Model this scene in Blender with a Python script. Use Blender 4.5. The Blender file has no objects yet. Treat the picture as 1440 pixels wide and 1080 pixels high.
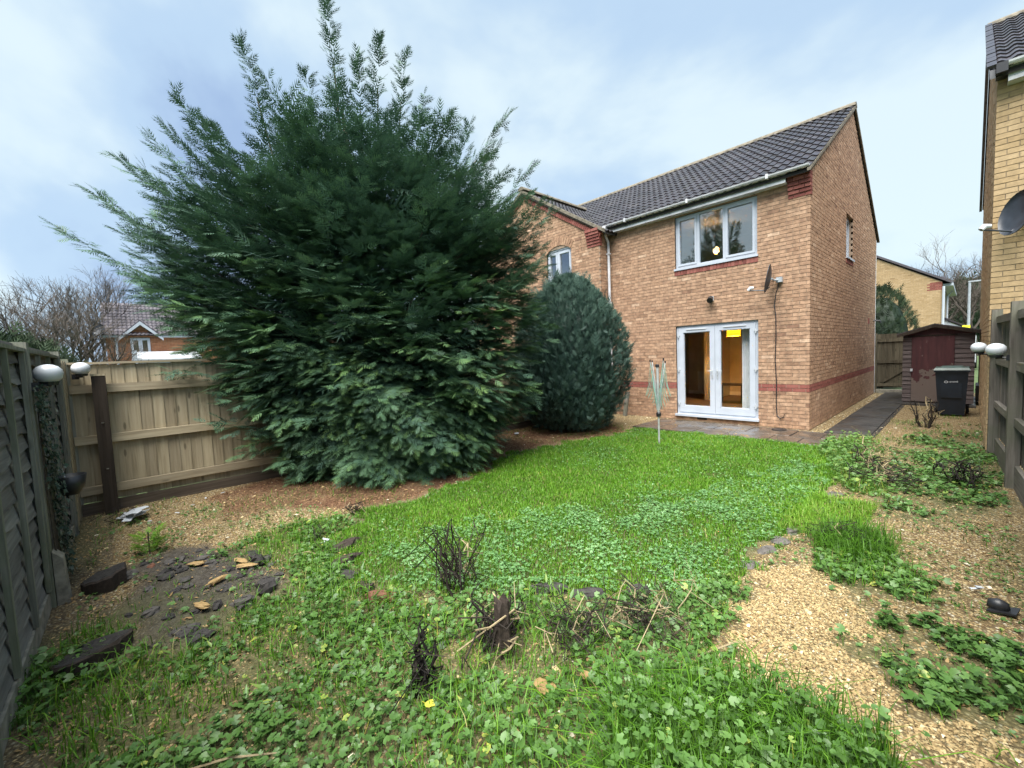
import bpy, math, random
import numpy as np
from mathutils import Matrix, Vector
random.seed(7); rng = np.random.default_rng(11)
S = bpy.context.scene; COL = S.collection
# ---------------------------------------------------------------- camera
CAM = np.array([2.0965, -9.7955, 1.6882]); FPX = 587.47
CR = np.array([0.67546149, 0.73624585, -0.04115618]); CU = np.array([-0.02079024, 0.07480511, 0.99698143]); CF = np.array([-0.73710213, 0.67256691, -0.06583469])
cam = bpy.data.cameras.new('camera'); camo = bpy.data.objects.new('camera', cam); COL.objects.link(camo)
cam.sensor_width = 36; cam.lens = 36 * FPX / 1440; cam.clip_start = .05; cam.clip_end = 2000
camo.matrix_world = Matrix(((CR[0], CU[0], -CF[0], CAM[0]), (CR[1], CU[1], -CF[1], CAM[1]), (CR[2], CU[2], -CF[2], CAM[2]), (0, 0, 0, 1)))
S.camera = camo
def proj(P):
    d = np.asarray(P, float) - CAM; z = d @ CF
    return 720 + FPX * (d @ CR) / z, 540 - FPX * (d @ CU) / z, z
# ---------------------------------------------------------------- light
S.view_settings.view_transform = 'Standard'; S.view_settings.look = 'None'; S.view_settings.gamma = 1; S.view_settings.exposure = 2.95
SUN_EL, SUN_AZ = math.radians(64), math.radians(158)      # azimuth clockwise from +Y: high, soft, from behind the camera
W = bpy.data.worlds.new('World'); S.world = W; W.use_nodes = True
nt = W.node_tree; nt.nodes.clear()
def wn(t, **k):
    n = nt.nodes.new(t)
    for a, b in k.items(): setattr(n, a, b)
    return n
out = wn('ShaderNodeOutputWorld'); mixs = wn('ShaderNodeMixShader'); b1 = wn('ShaderNodeBackground'); b2 = wn('ShaderNodeBackground')
sky = wn('ShaderNodeTexSky', sky_type='NISHITA', sun_disc=False, sun_elevation=SUN_EL, sun_rotation=SUN_AZ)
b1.inputs[1].default_value = .05; nt.links.new(sky.outputs[0], b1.inputs[0])
tc = wn('ShaderNodeTexCoord'); sep = wn('ShaderNodeSeparateXYZ'); nt.links.new(tc.outputs['Generated'], sep.inputs[0])
ad = wn('ShaderNodeMath', operation='ADD'); ad.inputs[1].default_value = .7; ab = wn('ShaderNodeMath', operation='ABSOLUTE'); nt.links.new(sep.outputs[2], ab.inputs[0]); nt.links.new(ab.outputs[0], ad.inputs[0])
dv = wn('ShaderNodeVectorMath', operation='DIVIDE'); cb = wn('ShaderNodeCombineXYZ')
for i in range(3): nt.links.new(ad.outputs[0], cb.inputs[i])
nt.links.new(tc.outputs['Generated'], dv.inputs[0]); nt.links.new(cb.outputs[0], dv.inputs[1])
mp = wn('ShaderNodeMapping'); mp.inputs['Location'].default_value = (3.55, 1.2, 0.4); mp.inputs['Rotation'].default_value = (0, 0, .6); mp.inputs['Scale'].default_value = (1.0, 1.15, 1.0); nt.links.new(dv.outputs[0], mp.inputs[0])
nz = wn('ShaderNodeTexNoise'); nz.inputs['Scale'].default_value = 1.7; nz.inputs['Detail'].default_value = 6; nz.inputs['Roughness'].default_value = .5; nz.inputs['Distortion'].default_value = .25
nt.links.new(mp.outputs[0], nz.inputs[0])
rp = wn('ShaderNodeValToRGB'); rp.color_ramp.interpolation = 'EASE'
e = rp.color_ramp.elements; e[0].position = .36; e[0].color = (.36, .50, .74, 1); e[1].position = .60; e[1].color = (.75, .89, .95, 1)
m_ = e.new(.47); m_.color = (.51, .68, .87, 1)
nt.links.new(nz.outputs['Fac'], rp.inputs[0]); nt.links.new(rp.outputs[0], b2.inputs[0]); b2.inputs[1].default_value = .136
mixs.inputs[0].default_value = .95; nt.links.new(b1.outputs[0], mixs.inputs[1]); nt.links.new(b2.outputs[0], mixs.inputs[2]); nt.links.new(mixs.outputs[0], out.inputs[0])
sl = bpy.data.lights.new('sun', 'SUN'); sl.energy = 1.5; sl.angle = math.radians(55); sl.color = (1, .97, .92)
so = bpy.data.objects.new('sun', sl); COL.objects.link(so)
sd = Vector((math.sin(SUN_AZ) * math.cos(SUN_EL), math.cos(SUN_AZ) * math.cos(SUN_EL), math.sin(SUN_EL)))
so.rotation_euler = sd.to_track_quat('Z', 'Y').to_euler(); so.location = (0, 0, 30)
# ---------------------------------------------------------------- material helpers
MATS = {}
def newmat(name):
    m = bpy.data.materials.new(name); m.use_nodes = True; t = m.node_tree; b = t.nodes['Principled BSDF']; MATS[name] = m
    return m, t, b
def nd(t, typ, ins=None, **k):
    n = t.nodes.new(typ)
    for a, b in k.items(): setattr(n, a, b)
    for a, b in (ins or {}).items():
        if hasattr(b, 'links') or isinstance(b, bpy.types.NodeSocket): t.links.new(b, n.inputs[a])
        else: n.inputs[a].default_value = b
    return n
def ramp(t, fac, stops, interp='LINEAR'):
    r = t.nodes.new('ShaderNodeValToRGB'); r.color_ramp.interpolation = interp; el = r.color_ramp.elements
    while len(el) < len(stops): el.new(.5)
    for q, (p, c) in zip(el, stops): q.position = p; q.color = tuple(c) + (1,)
    t.links.new(fac, r.inputs[0]); return r.outputs[0]
def pos(t, scale=(1, 1, 1), obj_rand=False):
    g = nd(t, 'ShaderNodeNewGeometry').outputs['Position']
    if obj_rand:
        o = nd(t, 'ShaderNodeObjectInfo').outputs['Random']; s = nd(t, 'ShaderNodeMath', {0: o, 1: 37.0}, operation='MULTIPLY').outputs[0]
        c = nd(t, 'ShaderNodeCombineXYZ', {0: s, 1: s, 2: s}).outputs[0]; g = nd(t, 'ShaderNodeVectorMath', {0: g, 1: c}, operation='ADD').outputs[0]
    return nd(t, 'ShaderNodeMapping', {'Vector': g, 'Scale': scale}).outputs[0]
def noise(t, vec, scale, detail=4, rough=.55, dist=0):
    return nd(t, 'ShaderNodeTexNoise', {'Vector': vec, 'Scale': scale, 'Detail': detail, 'Roughness': rough, 'Distortion': dist}).outputs['Fac']
def mixc(t, f, a, b, mode='MIX'):
    n = nd(t, 'ShaderNodeMix', data_type='RGBA', blend_type=mode); I = n.inputs
    for s, v in ((I[0], f), (I[6], a), (I[7], b)):
        if isinstance(v, bpy.types.NodeSocket): t.links.new(v, s)
        else: s.default_value = v if not isinstance(v, tuple) or len(v) == 4 else v + (1,)
    return n.outputs[2]
def bump(t, b, h, strength=.3, dist=.01):
    n = nd(t, 'ShaderNodeBump', {'Height': h, 'Strength': strength, 'Distance': dist}); t.links.new(n.outputs[0], b.inputs['Normal'])
def plain(name, col, rough=.5, var=.12, scale=9, metal=0, spec=.5, bmp=0, obj_rand=False):
    m, t, b = newmat(name); v = pos(t, obj_rand=obj_rand); n = noise(t, v, scale)
    c = tuple(col); d = tuple(x * (1 - 2 * var) for x in c); l = tuple(min(1, x * (1 + 2 * var)) for x in c)
    t.links.new(ramp(t, n, [(.3, d), (.7, l)]), b.inputs['Base Color']); b.inputs['Roughness'].default_value = rough; b.inputs['Metallic'].default_value = metal; b.inputs['Specular IOR Level'].default_value = spec
    if bmp: bump(t, b, noise(t, v, scale * 6), bmp)
    return m
def tinted(name, stops, rough=.85, nvar=.25, nscale=14, bmp=.3, spec=.3, trans=0, stain=None):
    m, t, b = newmat(name); a = nd(t, 'ShaderNodeAttribute', attribute_name='tint').outputs['Fac']; v = pos(t)
    c = ramp(t, a, stops); n = noise(t, v, nscale, 5, .65)
    c = mixc(t, nvar, c, ramp(t, n, [(.25, (.0, .0, .0)), (.75, (1, 1, 1))]), 'OVERLAY')
    if stain: c = mixc(t, .34, c, ramp(t, noise(t, pos(t, (8, 8, 11)), 1.15, 2, .5), [(.36, (.22,) * 3), (.64, (.78,) * 3)]), 'OVERLAY'); c = mixc(t, ramp(t, noise(t, v, stain[2], 4, .6), [(.52, (0, 0, 0)), (.75, (stain[1],) * 3)]), c, stain[0])
    t.links.new(c, b.inputs['Base Color']); b.inputs['Roughness'].default_value = rough; b.inputs['Specular IOR Level'].default_value = spec
    if bmp: bump(t, b, noise(t, v, 90, 3), bmp, .004)
    if trans:
        tr = nd(t, 'ShaderNodeBsdfTranslucent', {'Color': c}); mx = nd(t, 'ShaderNodeMixShader', {0: trans, 1: b.outputs[0], 2: tr.outputs[0]})
        t.links.new(mx.outputs[0], t.nodes['Material Output'].inputs[0])
    return m
def wood(name, dark, mid, light, axis, rough=.8, knots=.5, green=None):
    m, t, b = newmat(name); sc = [26, 26, 26]; sc[axis] = 1.3; v = pos(t, tuple(sc), True)
    n = noise(t, v, 1.0, 5, .6, .6); c = ramp(t, n, [(.25, dark), (.5, mid), (.78, light)])
    o = nd(t, 'ShaderNodeObjectInfo').outputs['Random']
    c = mixc(t, .55, c, ramp(t, o, [(0, (.32, .31, .3)), (1, (.68, .68, .66))]), 'OVERLAY')
    ks = [9, 9, 9]; ks[axis] = 2.6; k = nd(t, 'ShaderNodeTexVoronoi', {'Vector': pos(t, tuple(ks), True), 'Scale': 1.0}).outputs['Distance']
    c = mixc(t, ramp(t, k, [(.09, (knots,) * 3), (.16, (0, 0, 0))]), c, tuple(x * .35 for x in dark))
    if green: c = mixc(t, ramp(t, noise(t, pos(t), 2.2, 4), [(.45, (0, 0, 0)), (.7, (.75,) * 3)]), c, green)
    t.links.new(c, b.inputs['Base Color']); b.inputs['Roughness'].default_value = rough; b.inputs['Specular IOR Level'].default_value = .25
    bump(t, b, n, .35, .006); return m
BUFF = [(0, (.20, .112, .073)), (.2, (.295, .178, .112)), (.5, (.36, .224, .142)), (.8, (.42, .27, .176)), (1, (.53, .375, .262))]
tinted('brick', BUFF, nvar=.35, stain=((.14, .08, .06), .5, 7))
tinted('brick_red', [(0, (.17, .055, .045)), (.5, (.235, .078, .062)), (1, (.29, .11, .088))], nvar=.25)
tinted('brick_yellow', [(0, (.21, .135, .072)), (.12, (.33, .228, .118)), (.5, (.385, .272, .148)), (1, (.45, .33, .195))], nvar=.25)
tinted('brick_orange', [(0, (.20, .08, .04)), (.5, (.33, .145, .075)), (1, (.42, .21, .11))], nvar=.2)
plain('mortar', (.30, .225, .165), .95, .15, 12)
plain('mortar_pale', (.27, .21, .14), .95, .15, 12)
tinted('tile', [(0, (.017, .014, .017)), (.5, (.028, .024, .029)), (1, (.044, .038, .044))], rough=.36, nvar=.3, nscale=9, spec=.55, bmp=.15, stain=((.09, .085, .06), .35, 3.2))
tinted('tile_brown', [(0, (.04, .036, .042)), (.5, (.068, .06, .07)), (1, (.10, .09, .10))], rough=.6, nvar=.3, nscale=9, spec=.4)
plain('verge', (.16, .14, .105), .9, .25, 10, bmp=.2)
plain('upvc', (.44, .48, .54), .32, .03, 3)
plain('upvc_old', (.54, .55, .57), .42, .1, 4)
plain('black_plastic', (.018, .019, .022), .4, .2, 6)
plain('dish_grey', (.026, .032, .042), .45, .15, 8)
plain('lead', (.12, .12, .13), .6, .2, 8)
plain('dark_gap', (.02, .018, .016), .9, .1)
plain('metal', (.42, .43, .43), .35, .1, 10, metal=.8)
plain('globe_white', (.55, .58, .61), .3, .03, 5)
wood('wood_new', (.21, .168, .105), (.33, .275, .185), (.43, .37, .265), 2, knots=.65)
wood('wood_new_y', (.23, .185, .12), (.36, .30, .205), (.46, .395, .285), 1, knots=.5)
wood('wood_grey', (.065, .056, .047), (.14, .125, .108), (.225, .205, .18), 2, green=(.10, .115, .07))
wood('wood_grey_y', (.08, .07, .06), (.155, .14, .12), (.24, .22, .195), 1, green=(.11, .12, .08))
wood('lap', (.072, .068, .066), (.16, .155, .15), (.28, .27, .262), 0, knots=.3)
wood('batten', (.11, .11, .095), (.20, .20, .17), (.30, .30, .26), 2, green=(.12, .14, .075))
wood('wood_dark', (.018, .013, .010), (.034, .025, .019), (.055, .043, .034), 2, knots=.2)
wood('gravel_board', (.045, .034, .026), (.085, .066, .05), (.125, .10, .078), 1, knots=.2)
plain('concrete', (.25, .235, .19), .9, .2, 14, bmp=.3)
wood('shed_wood', (.04, .03, .03), (.095, .076, .075), (.165, .14, .138), 0, knots=.2)
wood('gate_wood', (.05, .042, .028), (.10, .085, .058), (.155, .135, .095), 2)
m, t, b = newmat('shed_door'); v = pos(t, (14, 14, 1.6)); c = ramp(t, noise(t, v, 1, 5, .6), [(.3, (.04, .009, .011)), (.6, (.066, .016, .018)), (.8, (.09, .033, .033))])
zz = nd(t, 'ShaderNodeSeparateXYZ', {0: nd(t, 'ShaderNodeNewGeometry').outputs['Position']}).outputs[2]
zz = nd(t, 'ShaderNodeMath', {0: zz, 1: nd(t, 'ShaderNodeMath', {0: noise(t, pos(t), 4.5, 5), 1: 1.5}, operation='MULTIPLY').outputs[0]}, operation='SUBTRACT').outputs[0]
c = mixc(t, ramp(t, zz, [(0, (.8,) * 3), (.02, (0,) * 3)]), c, (.15, .12, .10)); c = mixc(t, ramp(t, noise(t, pos(t, (5, 5, 1.8)), 2, 4), [(.66, (0,) * 3), (.72, (.6,) * 3)]), c, (.22, .17, .165))
t.links.new(c, b.inputs['Base Color']); b.inputs['Roughness'].default_value = .65
plain('felt', (.05, .045, .045), .85, .25, 20, bmp=.4)
plain('room_wall', (.55, .47, .36), .9, .04, 3); plain('room_floor', (.17, .10, .06), .8, .2, 20); plain('room_white', (.7, .68, .64), .6, .03)
plain('curtain', (.68, .70, .74), .8, .05, 6)
plain('bin_body', (.008, .012, .019), .42, .2, 5); plain('bin_lid', (.05, .085, .07), .4, .2, 5); plain('white_paint', (.46, .49, .52), .5, .05)
plain('yellow_paint', (.85, .80, .04), .5, .05); plain('tyre', (.012, .012, .012), .8, .2)
plain('rubber_line', (.16, .34, .27), .5, .1); plain('alu', (.50, .52, .51), .4, .1, 12, metal=.4)
plain('galv', (.38, .41, .44), .45, .1, 4, metal=.3)
def glassmat(name, ior, tint):
    m, t, b = newmat(name); t.nodes.remove(b)
    gl = nd(t, 'ShaderNodeBsdfGlossy', {'Color': (.94, .97, 1, 1), 'Roughness': .0}); tp = nd(t, 'ShaderNodeBsdfTransparent', {'Color': tint + (1,)})
    bf = nd(t, 'ShaderNodeNewGeometry').outputs['Backfacing']; io = nd(t, 'ShaderNodeMapRange', {'Value': bf, 'To Min': ior, 'To Max': 1 / ior}).outputs[0]     # same reflectance from both faces of the pane
    fr = nd(t, 'ShaderNodeFresnel', {'IOR': io}); t.links.new(nd(t, 'ShaderNodeMixShader', {0: fr.outputs[0], 1: tp.outputs[0], 2: gl.outputs[0]}).outputs[0], t.nodes['Material Output'].inputs[0])
glassmat('glass', 2.5, (.9, .93, .93)); glassmat('door_glass', 1.5, (.95, .96, .95))
def emit(name, col, st):
    m, t, b = newmat(name); b.inputs['Base Color'].default_value = tuple(col) + (1,); b.inputs['Emission Color'].default_value = tuple(col) + (1,); b.inputs['Emission Strength'].default_value = st
emit('lamp_yellow', (1, .62, .02), .2); emit('lamp_warm', (1, .72, .35), .45)
# ---------------------------------------------------------------- mesh helpers
class MB:
    def __init__(s): s.v = []; s.f = []; s.t = []; s.tv = .5
    def add(s, vs, fs):
        n = len(s.v); s.v += [tuple(map(float, q)) for q in vs]; s.f += [tuple(i + n for i in q) for q in fs]; s.t += [s.tv] * len(vs); return s
    def box(s, a, b):
        (x0, y0, z0), (x1, y1, z1) = a, b
        return s.add([(x0, y0, z0), (x1, y0, z0), (x1, y1, z0), (x0, y1, z0), (x0, y0, z1), (x1, y0, z1), (x1, y1, z1), (x0, y1, z1)],
                     [(0, 3, 2, 1), (4, 5, 6, 7), (0, 1, 5, 4), (1, 2, 6, 5), (2, 3, 7, 6), (3, 0, 4, 7)])
    def obox(s, c, ax, ay, az, hx, hy, hz):
        c, ax, ay, az = map(np.array, (c, ax, ay, az)); P = []
        for k in (-1, 1):
            for i, j in ((-1, -1), (1, -1), (1, 1), (-1, 1)): P.append(c + ax * hx * i + ay * hy * j + az * hz * k)
        return s.add(P, [(0, 3, 2, 1), (4, 5, 6, 7), (0, 1, 5, 4), (1, 2, 6, 5), (2, 3, 7, 6), (3, 0, 4, 7)])
    def prism(s, pts, ext):      # planar polygon extruded by vector ext
        n = len(pts); P = [np.array(q, float) for q in pts]; E = np.array(ext, float)
        return s.add(P + [q + E for q in P], [tuple(range(n)), tuple(range(2 * n - 1, n - 1, -1))] + [(i, i + n, (i + 1) % n + n, (i + 1) % n) for i in range(n)])
    def tube(s, pts, rad, n=6, cap=True):
        P = [np.array(p, float) for p in pts]; rad = rad if hasattr(rad, '__len__') else [rad] * len(P); V = []; F = []
        for i, p in enumerate(P):
            d = P[min(i + 1, len(P) - 1)] - P[max(i - 1, 0)]; d /= (np.linalg.norm(d) + 1e-9)
            a = np.cross(d, (0, 0, 1.0)) if abs(d[2]) < .95 else np.cross(d, (1.0, 0, 0)); a /= np.linalg.norm(a); b = np.cross(d, a)
            for k in range(n): th = 2 * math.pi * k / n; V.append(p + rad[i] * (math.cos(th) * a + math.sin(th) * b))
        for i in range(len(P) - 1):
            for k in range(n): F.append((i * n + k, i * n + (k + 1) % n, (i + 1) * n + (k + 1) % n, (i + 1) * n + k))
        if cap: F += [tuple(range(n - 1, -1, -1)), tuple((len(P) - 1) * n + k for k in range(n))]
        return s.add(V, F)
    def lathe(s, prof, c=(0, 0, 0), n=16, sq=1.0, cap=True):    # prof [(r,z)]
        V = [(c[0] + r * math.cos(2 * math.pi * k / n), c[1] + r * sq * math.sin(2 * math.pi * k / n), c[2] + z) for r, z in prof for k in range(n)]
        F = [(i * n + k, i * n + (k + 1) % n, (i + 1) * n + (k + 1) % n, (i + 1) * n + k) for i in range(len(prof) - 1) for k in range(n)]
        return s.add(V, F + ([tuple(range(n - 1, -1, -1)), tuple((len(prof) - 1) * n + k for k in range(n))] if cap else []))
    def mesh(s, name, tint=False, smooth=False):
        me = bpy.data.meshes.new(name); me.from_pydata(s.v, [], s.f)
        if tint: a = me.attributes.new('tint', 'FLOAT', 'POINT'); a.data.foreach_set('value', s.t)
        if smooth: me.shade_smooth()
        me.update(); return me
WL = {}
def link(name, me, mat, parent=None, loc=(0, 0, 0), rotz=0, scale=None, label=None, cat=None, group=None, kind=None):
    o = bpy.data.objects.new(name, me); COL.objects.link(o)
    if me is not None and mat is not None and not me.materials: me.materials.append(MATS[mat])
    o.location = loc
    if rotz: o.rotation_euler = (0, 0, rotz)
    if scale: o.scale = scale
    if parent is not None:
        o.parent = parent; L = WL[parent.name]
        if any(L): o.matrix_parent_inverse = Matrix.Translation((-L[0], -L[1], -L[2]))
        # a part's own transform is given in world terms
    WL[o.name] = (0, 0, 0) if parent is not None else tuple(loc)
    if label: o['label'] = label
    if cat: o['category'] = cat
    if group: o['group'] = group
    if kind: o['kind'] = kind
    return o
def thing(name, label, cat, loc, group=None): return link(name, None, None, None, loc, label=label, cat=cat, group=group)
def part(name, mb, mat, parent, smooth=False, tint=False, **k): return link(name, mb.mesh(name, tint, smooth), mat, parent, **k)
def single(name, mb, mat, label, cat, group=None, smooth=False, tint=False, kind=None): return link(name, mb.mesh(name, tint, smooth), mat, None, label=label, cat=cat, group=group, kind=kind)
def npmesh(name, V, T, tint=None):
    me = bpy.data.meshes.new(name); V = np.ascontiguousarray(V, np.float32); T = np.ascontiguousarray(T, np.int32); k = T.shape[1]
    me.vertices.add(len(V)); me.vertices.foreach_set('co', V.ravel()); me.loops.add(T.size); me.loops.foreach_set('vertex_index', T.ravel())
    me.polygons.add(len(T)); me.polygons.foreach_set('loop_start', np.arange(0, T.size, k, dtype=np.int32))
    me.update(calc_edges=True)
    if tint is not None: a = me.attributes.new('tint', 'FLOAT', 'POINT'); a.data.foreach_set('value', np.ascontiguousarray(tint, np.float32))
    return me
# ---------------------------------------------------------------- bricks and tiles
NT = 8; BRK = {}; CO = .075
def unit_brick(mat, i):
    if (mat, i) not in BRK:
        mb = MB(); mb.tv = (i + .5) / NT; mb.box((-.5, -.025, -.0325), (.5, .025, .0325)); BRK[mat, i] = mb.mesh(mat, True); BRK[mat, i].materials.append(MATS[mat])
    return BRK[mat, i]
def course_bricks(org, ax, sgn, z0, n, length, openings=(), span=None, matf=None, first=0):
    """ax 0: wall runs along +X, face towards sgn*Y; ax 1: along +Y, face towards sgn*X."""
    outl = []
    for k in range(first, n):
        za = z0 + k * CO; zb = za + .065; a, b = (0, length) if span is None else span(zb)
        cuts = [(o[0], o[1]) for o in openings if o[2] < zb - .01 and o[3] > za + .01]
        u = -.1125 * (k % 2)
        while u < length:
            segs = [(max(u, a), min(u + .215, b))]
            for c0, c1 in cuts:
                ns = []
                for s0, s1 in segs:
                    if c1 <= s0 or c0 >= s1: ns.append((s0, s1))
                    else:
                        if c0 > s0: ns.append((s0, c0))
                        if c1 < s1: ns.append((c1, s1))
                segs = ns
            for s0, s1 in segs:
                if s1 - s0 > .03:
                    cu = (s0 + s1) / 2; off = -.025 + random.uniform(-.002, .002)
                    c = (org[0] + cu, org[1] + sgn * off, za + .0325) if ax == 0 else (org[0] + sgn * off, org[1] + cu, za + .0325)
                    outl.append((c, ax, s1 - s0, matf(k, cu) if matf else 'brick', min(NT - 1, int(max(0, random.gauss(.52, .17)) * NT))))
            u += .225
    return outl
def lay_bricks(parent, bricks, budget=300, name='brick'):
    sc = []
    for i, bk in enumerate(bricks):
        x, y, z = proj(bk[0]); vis = z > .2 and -5 < x < 1445 and -5 < y < 1085
        fac = abs(CF[1]) if bk[1] == 0 else abs(CF[0]); d = np.array(bk[0]) - CAM; face = abs(d[1]) if bk[1] == 0 else abs(d[0])
        sc.append((-(bk[2] * face / (z * np.linalg.norm(d) + 1e-6)) if vis else 1, i))
    order = [i for _, i in sorted(sc)]
    for i in order[:budget]:
        c, ax, w, mt, ti = bricks[i]
        link(name, unit_brick(mt, ti), None, parent, c, math.pi / 2 if ax else 0, (w, 1, 1))
    rest = {}
    for i in order[budget:]:
        c, ax, w, mt, ti = bricks[i]; mb = rest.setdefault(mt, MB()); mb.tv = (ti + .5) / NT; h = (w / 2, .025, .0325) if ax == 0 else (.025, w / 2, .0325)
        mb.box([c[j] - h[j] for j in range(3)], [c[j] + h[j] for j in range(3)])
    for mt, mb in rest.items(): part('brickwork', mb, mt, parent, tint=True, kind='stuff')
def wall_body(mb, ax, org, length, z0, z1, thick, openings, sgn):
    us = sorted({0, length, *[o[0] for o in openings], *[o[1] for o in openings]}); zs = sorted({z0, z1, *[o[2] for o in openings], *[o[3] for o in openings]})
    for i in range(len(us) - 1):
        for j in range(len(zs) - 1):
            cu, cz = (us[i] + us[i + 1]) / 2, (zs[j] + zs[j + 1]) / 2
            if any(o[0] < cu < o[1] and o[2] < cz < o[3] for o in openings): continue
            d0, d1 = sorted((-sgn * .008, -sgn * thick))
            if ax == 0: mb.box((org[0] + us[i], org[1] + d0, zs[j]), (org[0] + us[i + 1], org[1] + d1, zs[j + 1]))
            else: mb.box((org[0] + d0, org[1] + us[i], zs[j]), (org[0] + d1, org[1] + us[i + 1], zs[j + 1]))
TILES = {}
def tile_mesh(i, w=.33, ln=.385, mat='tile'):
    if (i, mat) not in TILES:
        mb = MB(); mb.tv = (i + .5) / NT; n = 12; V = []
        prof = [(w * k / n, .018 * math.sin(2 * math.pi * 2 * k / n - .9)) for k in range(n + 1)]
        for (x, z) in prof: V += [(x, 0, z + .026), (x, ln, z), (x, 0, z + .002)]
        F = []
        for k in range(n): a = 3 * k; F += [(a, a + 3, a + 4, a + 1), (a + 2, a + 5, a + 3, a)]
        mb.add(V, F); TILES[i, mat] = mb.mesh('roof_tile', True, False); TILES[i, mat].materials.append(MATS[mat])
    return TILES[i, mat]
def lay_tiles(parent, org, ux, up, cols, rows, exp=.345, w=.33, budget=300, mat='tile', vis=lambda p: True):
    """org: eave start, ux: unit vector along eave, up: unit vector up the slope"""
    ux, up = np.array(ux, float), np.array(up, float); nz = np.cross(ux, up); M3 = Matrix((tuple(ux) , tuple(up), tuple(nz))).transposed().to_4x4()
    rest = MB(); cnt = 0; lst = []
    for r in range(rows):
        for c in range(cols):
            p = np.array(org) + ux * c * w + up * r * exp + nz * random.uniform(0, .003); lst.append((proj(p + ux * .16)[2] if vis(p) else 1e6, tuple(p), min(NT - 1, int(abs(random.gauss(.5, .25)) * NT))))
    lst.sort()
    for d, p, i in lst:
        me = tile_mesh(i, w, mat=mat)
        if cnt < budget and d < 1e5:
            o = link('roof_tile', me, None, parent, p); o.rotation_euler = M3.to_euler(); cnt += 1
        else:
            rest.tv = (i + .5) / NT; P = np.array([q.co for q in me.vertices]); rest.add(np.array(p) + P @ np.array([ux, up, nz]), [tuple(f.vertices) for f in me.polygons])
    if rest.v: part('tiling', rest, mat, parent, tint=True, kind='stuff')
# ================================================================ setting
t_ = math.tan(math.radians(31.2))
def pbox(mb, ax, org, sgn, u0, u1, d0, d1, z0, z1):
    """box by run u, depth inward d, height z on a wall"""
    if ax == 0: ys = sorted((org[1] - sgn * d0, org[1] - sgn * d1)); mb.box((org[0] + u0, ys[0], z0), (org[0] + u1, ys[1], z1))
    else: xs = sorted((org[0] - sgn * d0, org[0] - sgn * d1)); mb.box((xs[0], org[1] + u0, z0), (xs[1], org[1] + u1, z1))
    return mb
def window(parent, ax, org, sgn, u0, u1, z0, z1, lights, depth=.05, name='window', sill=True, fw=.055, casement=True):
    B = lambda mb, a, b, c, d, e, f: pbox(mb, ax, org, sgn, a, b, c, d, e, f)
    mb = MB()
    B(mb, u0, u0 + fw, depth, depth + .07, z0, z1); B(mb, u1 - fw, u1, depth, depth + .07, z0, z1); B(mb, u0 + fw, u1 - fw, depth, depth + .07, z1 - fw, z1); B(mb, u0 + fw, u1 - fw, depth, depth + .07, z0, z0 + fw)
    xs = [u0 + fw + (u1 - u0 - 2 * fw) * q for q in (0, *lights, 1)]
    for q in xs[1:-1]: B(mb, q - .03, q + .03, depth + .001, depth + .069, z0 + fw, z1 - fw)
    w = part(name, mb, 'upvc', parent)
    for i in range(len(xs) - 1):
        a = xs[i] + (.03 if i else 0); b_ = xs[i + 1] - (.03 if i < len(xs) - 2 else 0); za, zb = z0 + fw, z1 - fw
        if casement and (i == 0 or i == len(xs) - 2):
            m2 = MB(); c = .045; p0, p1 = depth - .014, depth + .05
            B(m2, a, a + c, p0, p1, za, zb); B(m2, b_ - c, b_, p0, p1, za, zb); B(m2, a + c, b_ - c, p0, p1, zb - c, zb); B(m2, a + c, b_ - c, p0, p1, za, za + c); part('casement', m2, 'upvc', w); a, b_, za, zb = a + c, b_ - c, za + c, zb - c
        part('pane', B(MB(), a, b_, depth + .03, depth + .036, za, zb), 'glass', w)
    if sill: part('sill', B(MB(), u0 - .02, u1 + .02, -.035, depth + .069, z0 - .045, z0 - .001), 'upvc', w)
    return w
def gutter(parent, p0, p1, outw, r=.055, mat='upvc_old'):
    p0, p1, o = np.array(p0), np.array(p1), np.array(outw, float); d = (p1 - p0) / np.linalg.norm(p1 - p0); mb = MB(); n = 7
    prof = [(math.cos(math.pi * k / n), -math.sin(math.pi * k / n)) for k in range(n + 1)]; V = []
    for e in (p0, p1): V += [e + o * r * c + np.array((0, 0, r * s)) for c, s in prof] + [e + o * (r - .006) * c + np.array((0, 0, (r - .006) * s + .001)) for c, s in prof]
    N = n + 1; F = []
    for k in range(n): F += [(k, k + 1, 2 * N + k + 1, 2 * N + k), (N + k + 1, N + k, 3 * N + k, 3 * N + k + 1)]
    F += [(0, 2 * N, 3 * N, N), (n, N + n, 3 * N + n, 2 * N + n), tuple(range(N)), tuple(range(3 * N - 1, 2 * N - 1, -1))]
    mb.add(V, F); L = np.linalg.norm(p1 - p0); k = .9
    while k < L:
        c = p0 + d * k; mb.obox(c + np.array((0, 0, -.02)), d, o, (0, 0, 1), .02, r + .008, .045); k += 1.6
    return part('gutter', mb, mat, parent)
def corbel(parent, x0, x1, y0, ztop, courses=6, step=.022, mat='brick_red', outw=-1):
    """stepped kneeler of red bricks, growing outwards (towards -Y) with height"""
    for k in range(courses):
        z = ztop - (courses - k) * CO; p = .012 + step * k; n = max(1, round((x1 - x0) / .215)); w = (x1 - x0) / n; off = 0 if k % 2 else w / 2
        xs = [x0] + [q for q in [x0 + off + w * i for i in range(n + 1)] if x0 + .02 < q < x1 - .02] + [x1]
        for a, b_ in zip(xs[:-1], xs[1:]):
            mb = MB(); mb.tv = random.random(); mb.box((a + .004, y0 - p, z + .005), (b_ - (0 if b_ == x1 else .004), y0 + .09, z + .07)); part('corbel_brick', mb, mat, parent, tint=True)
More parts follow.
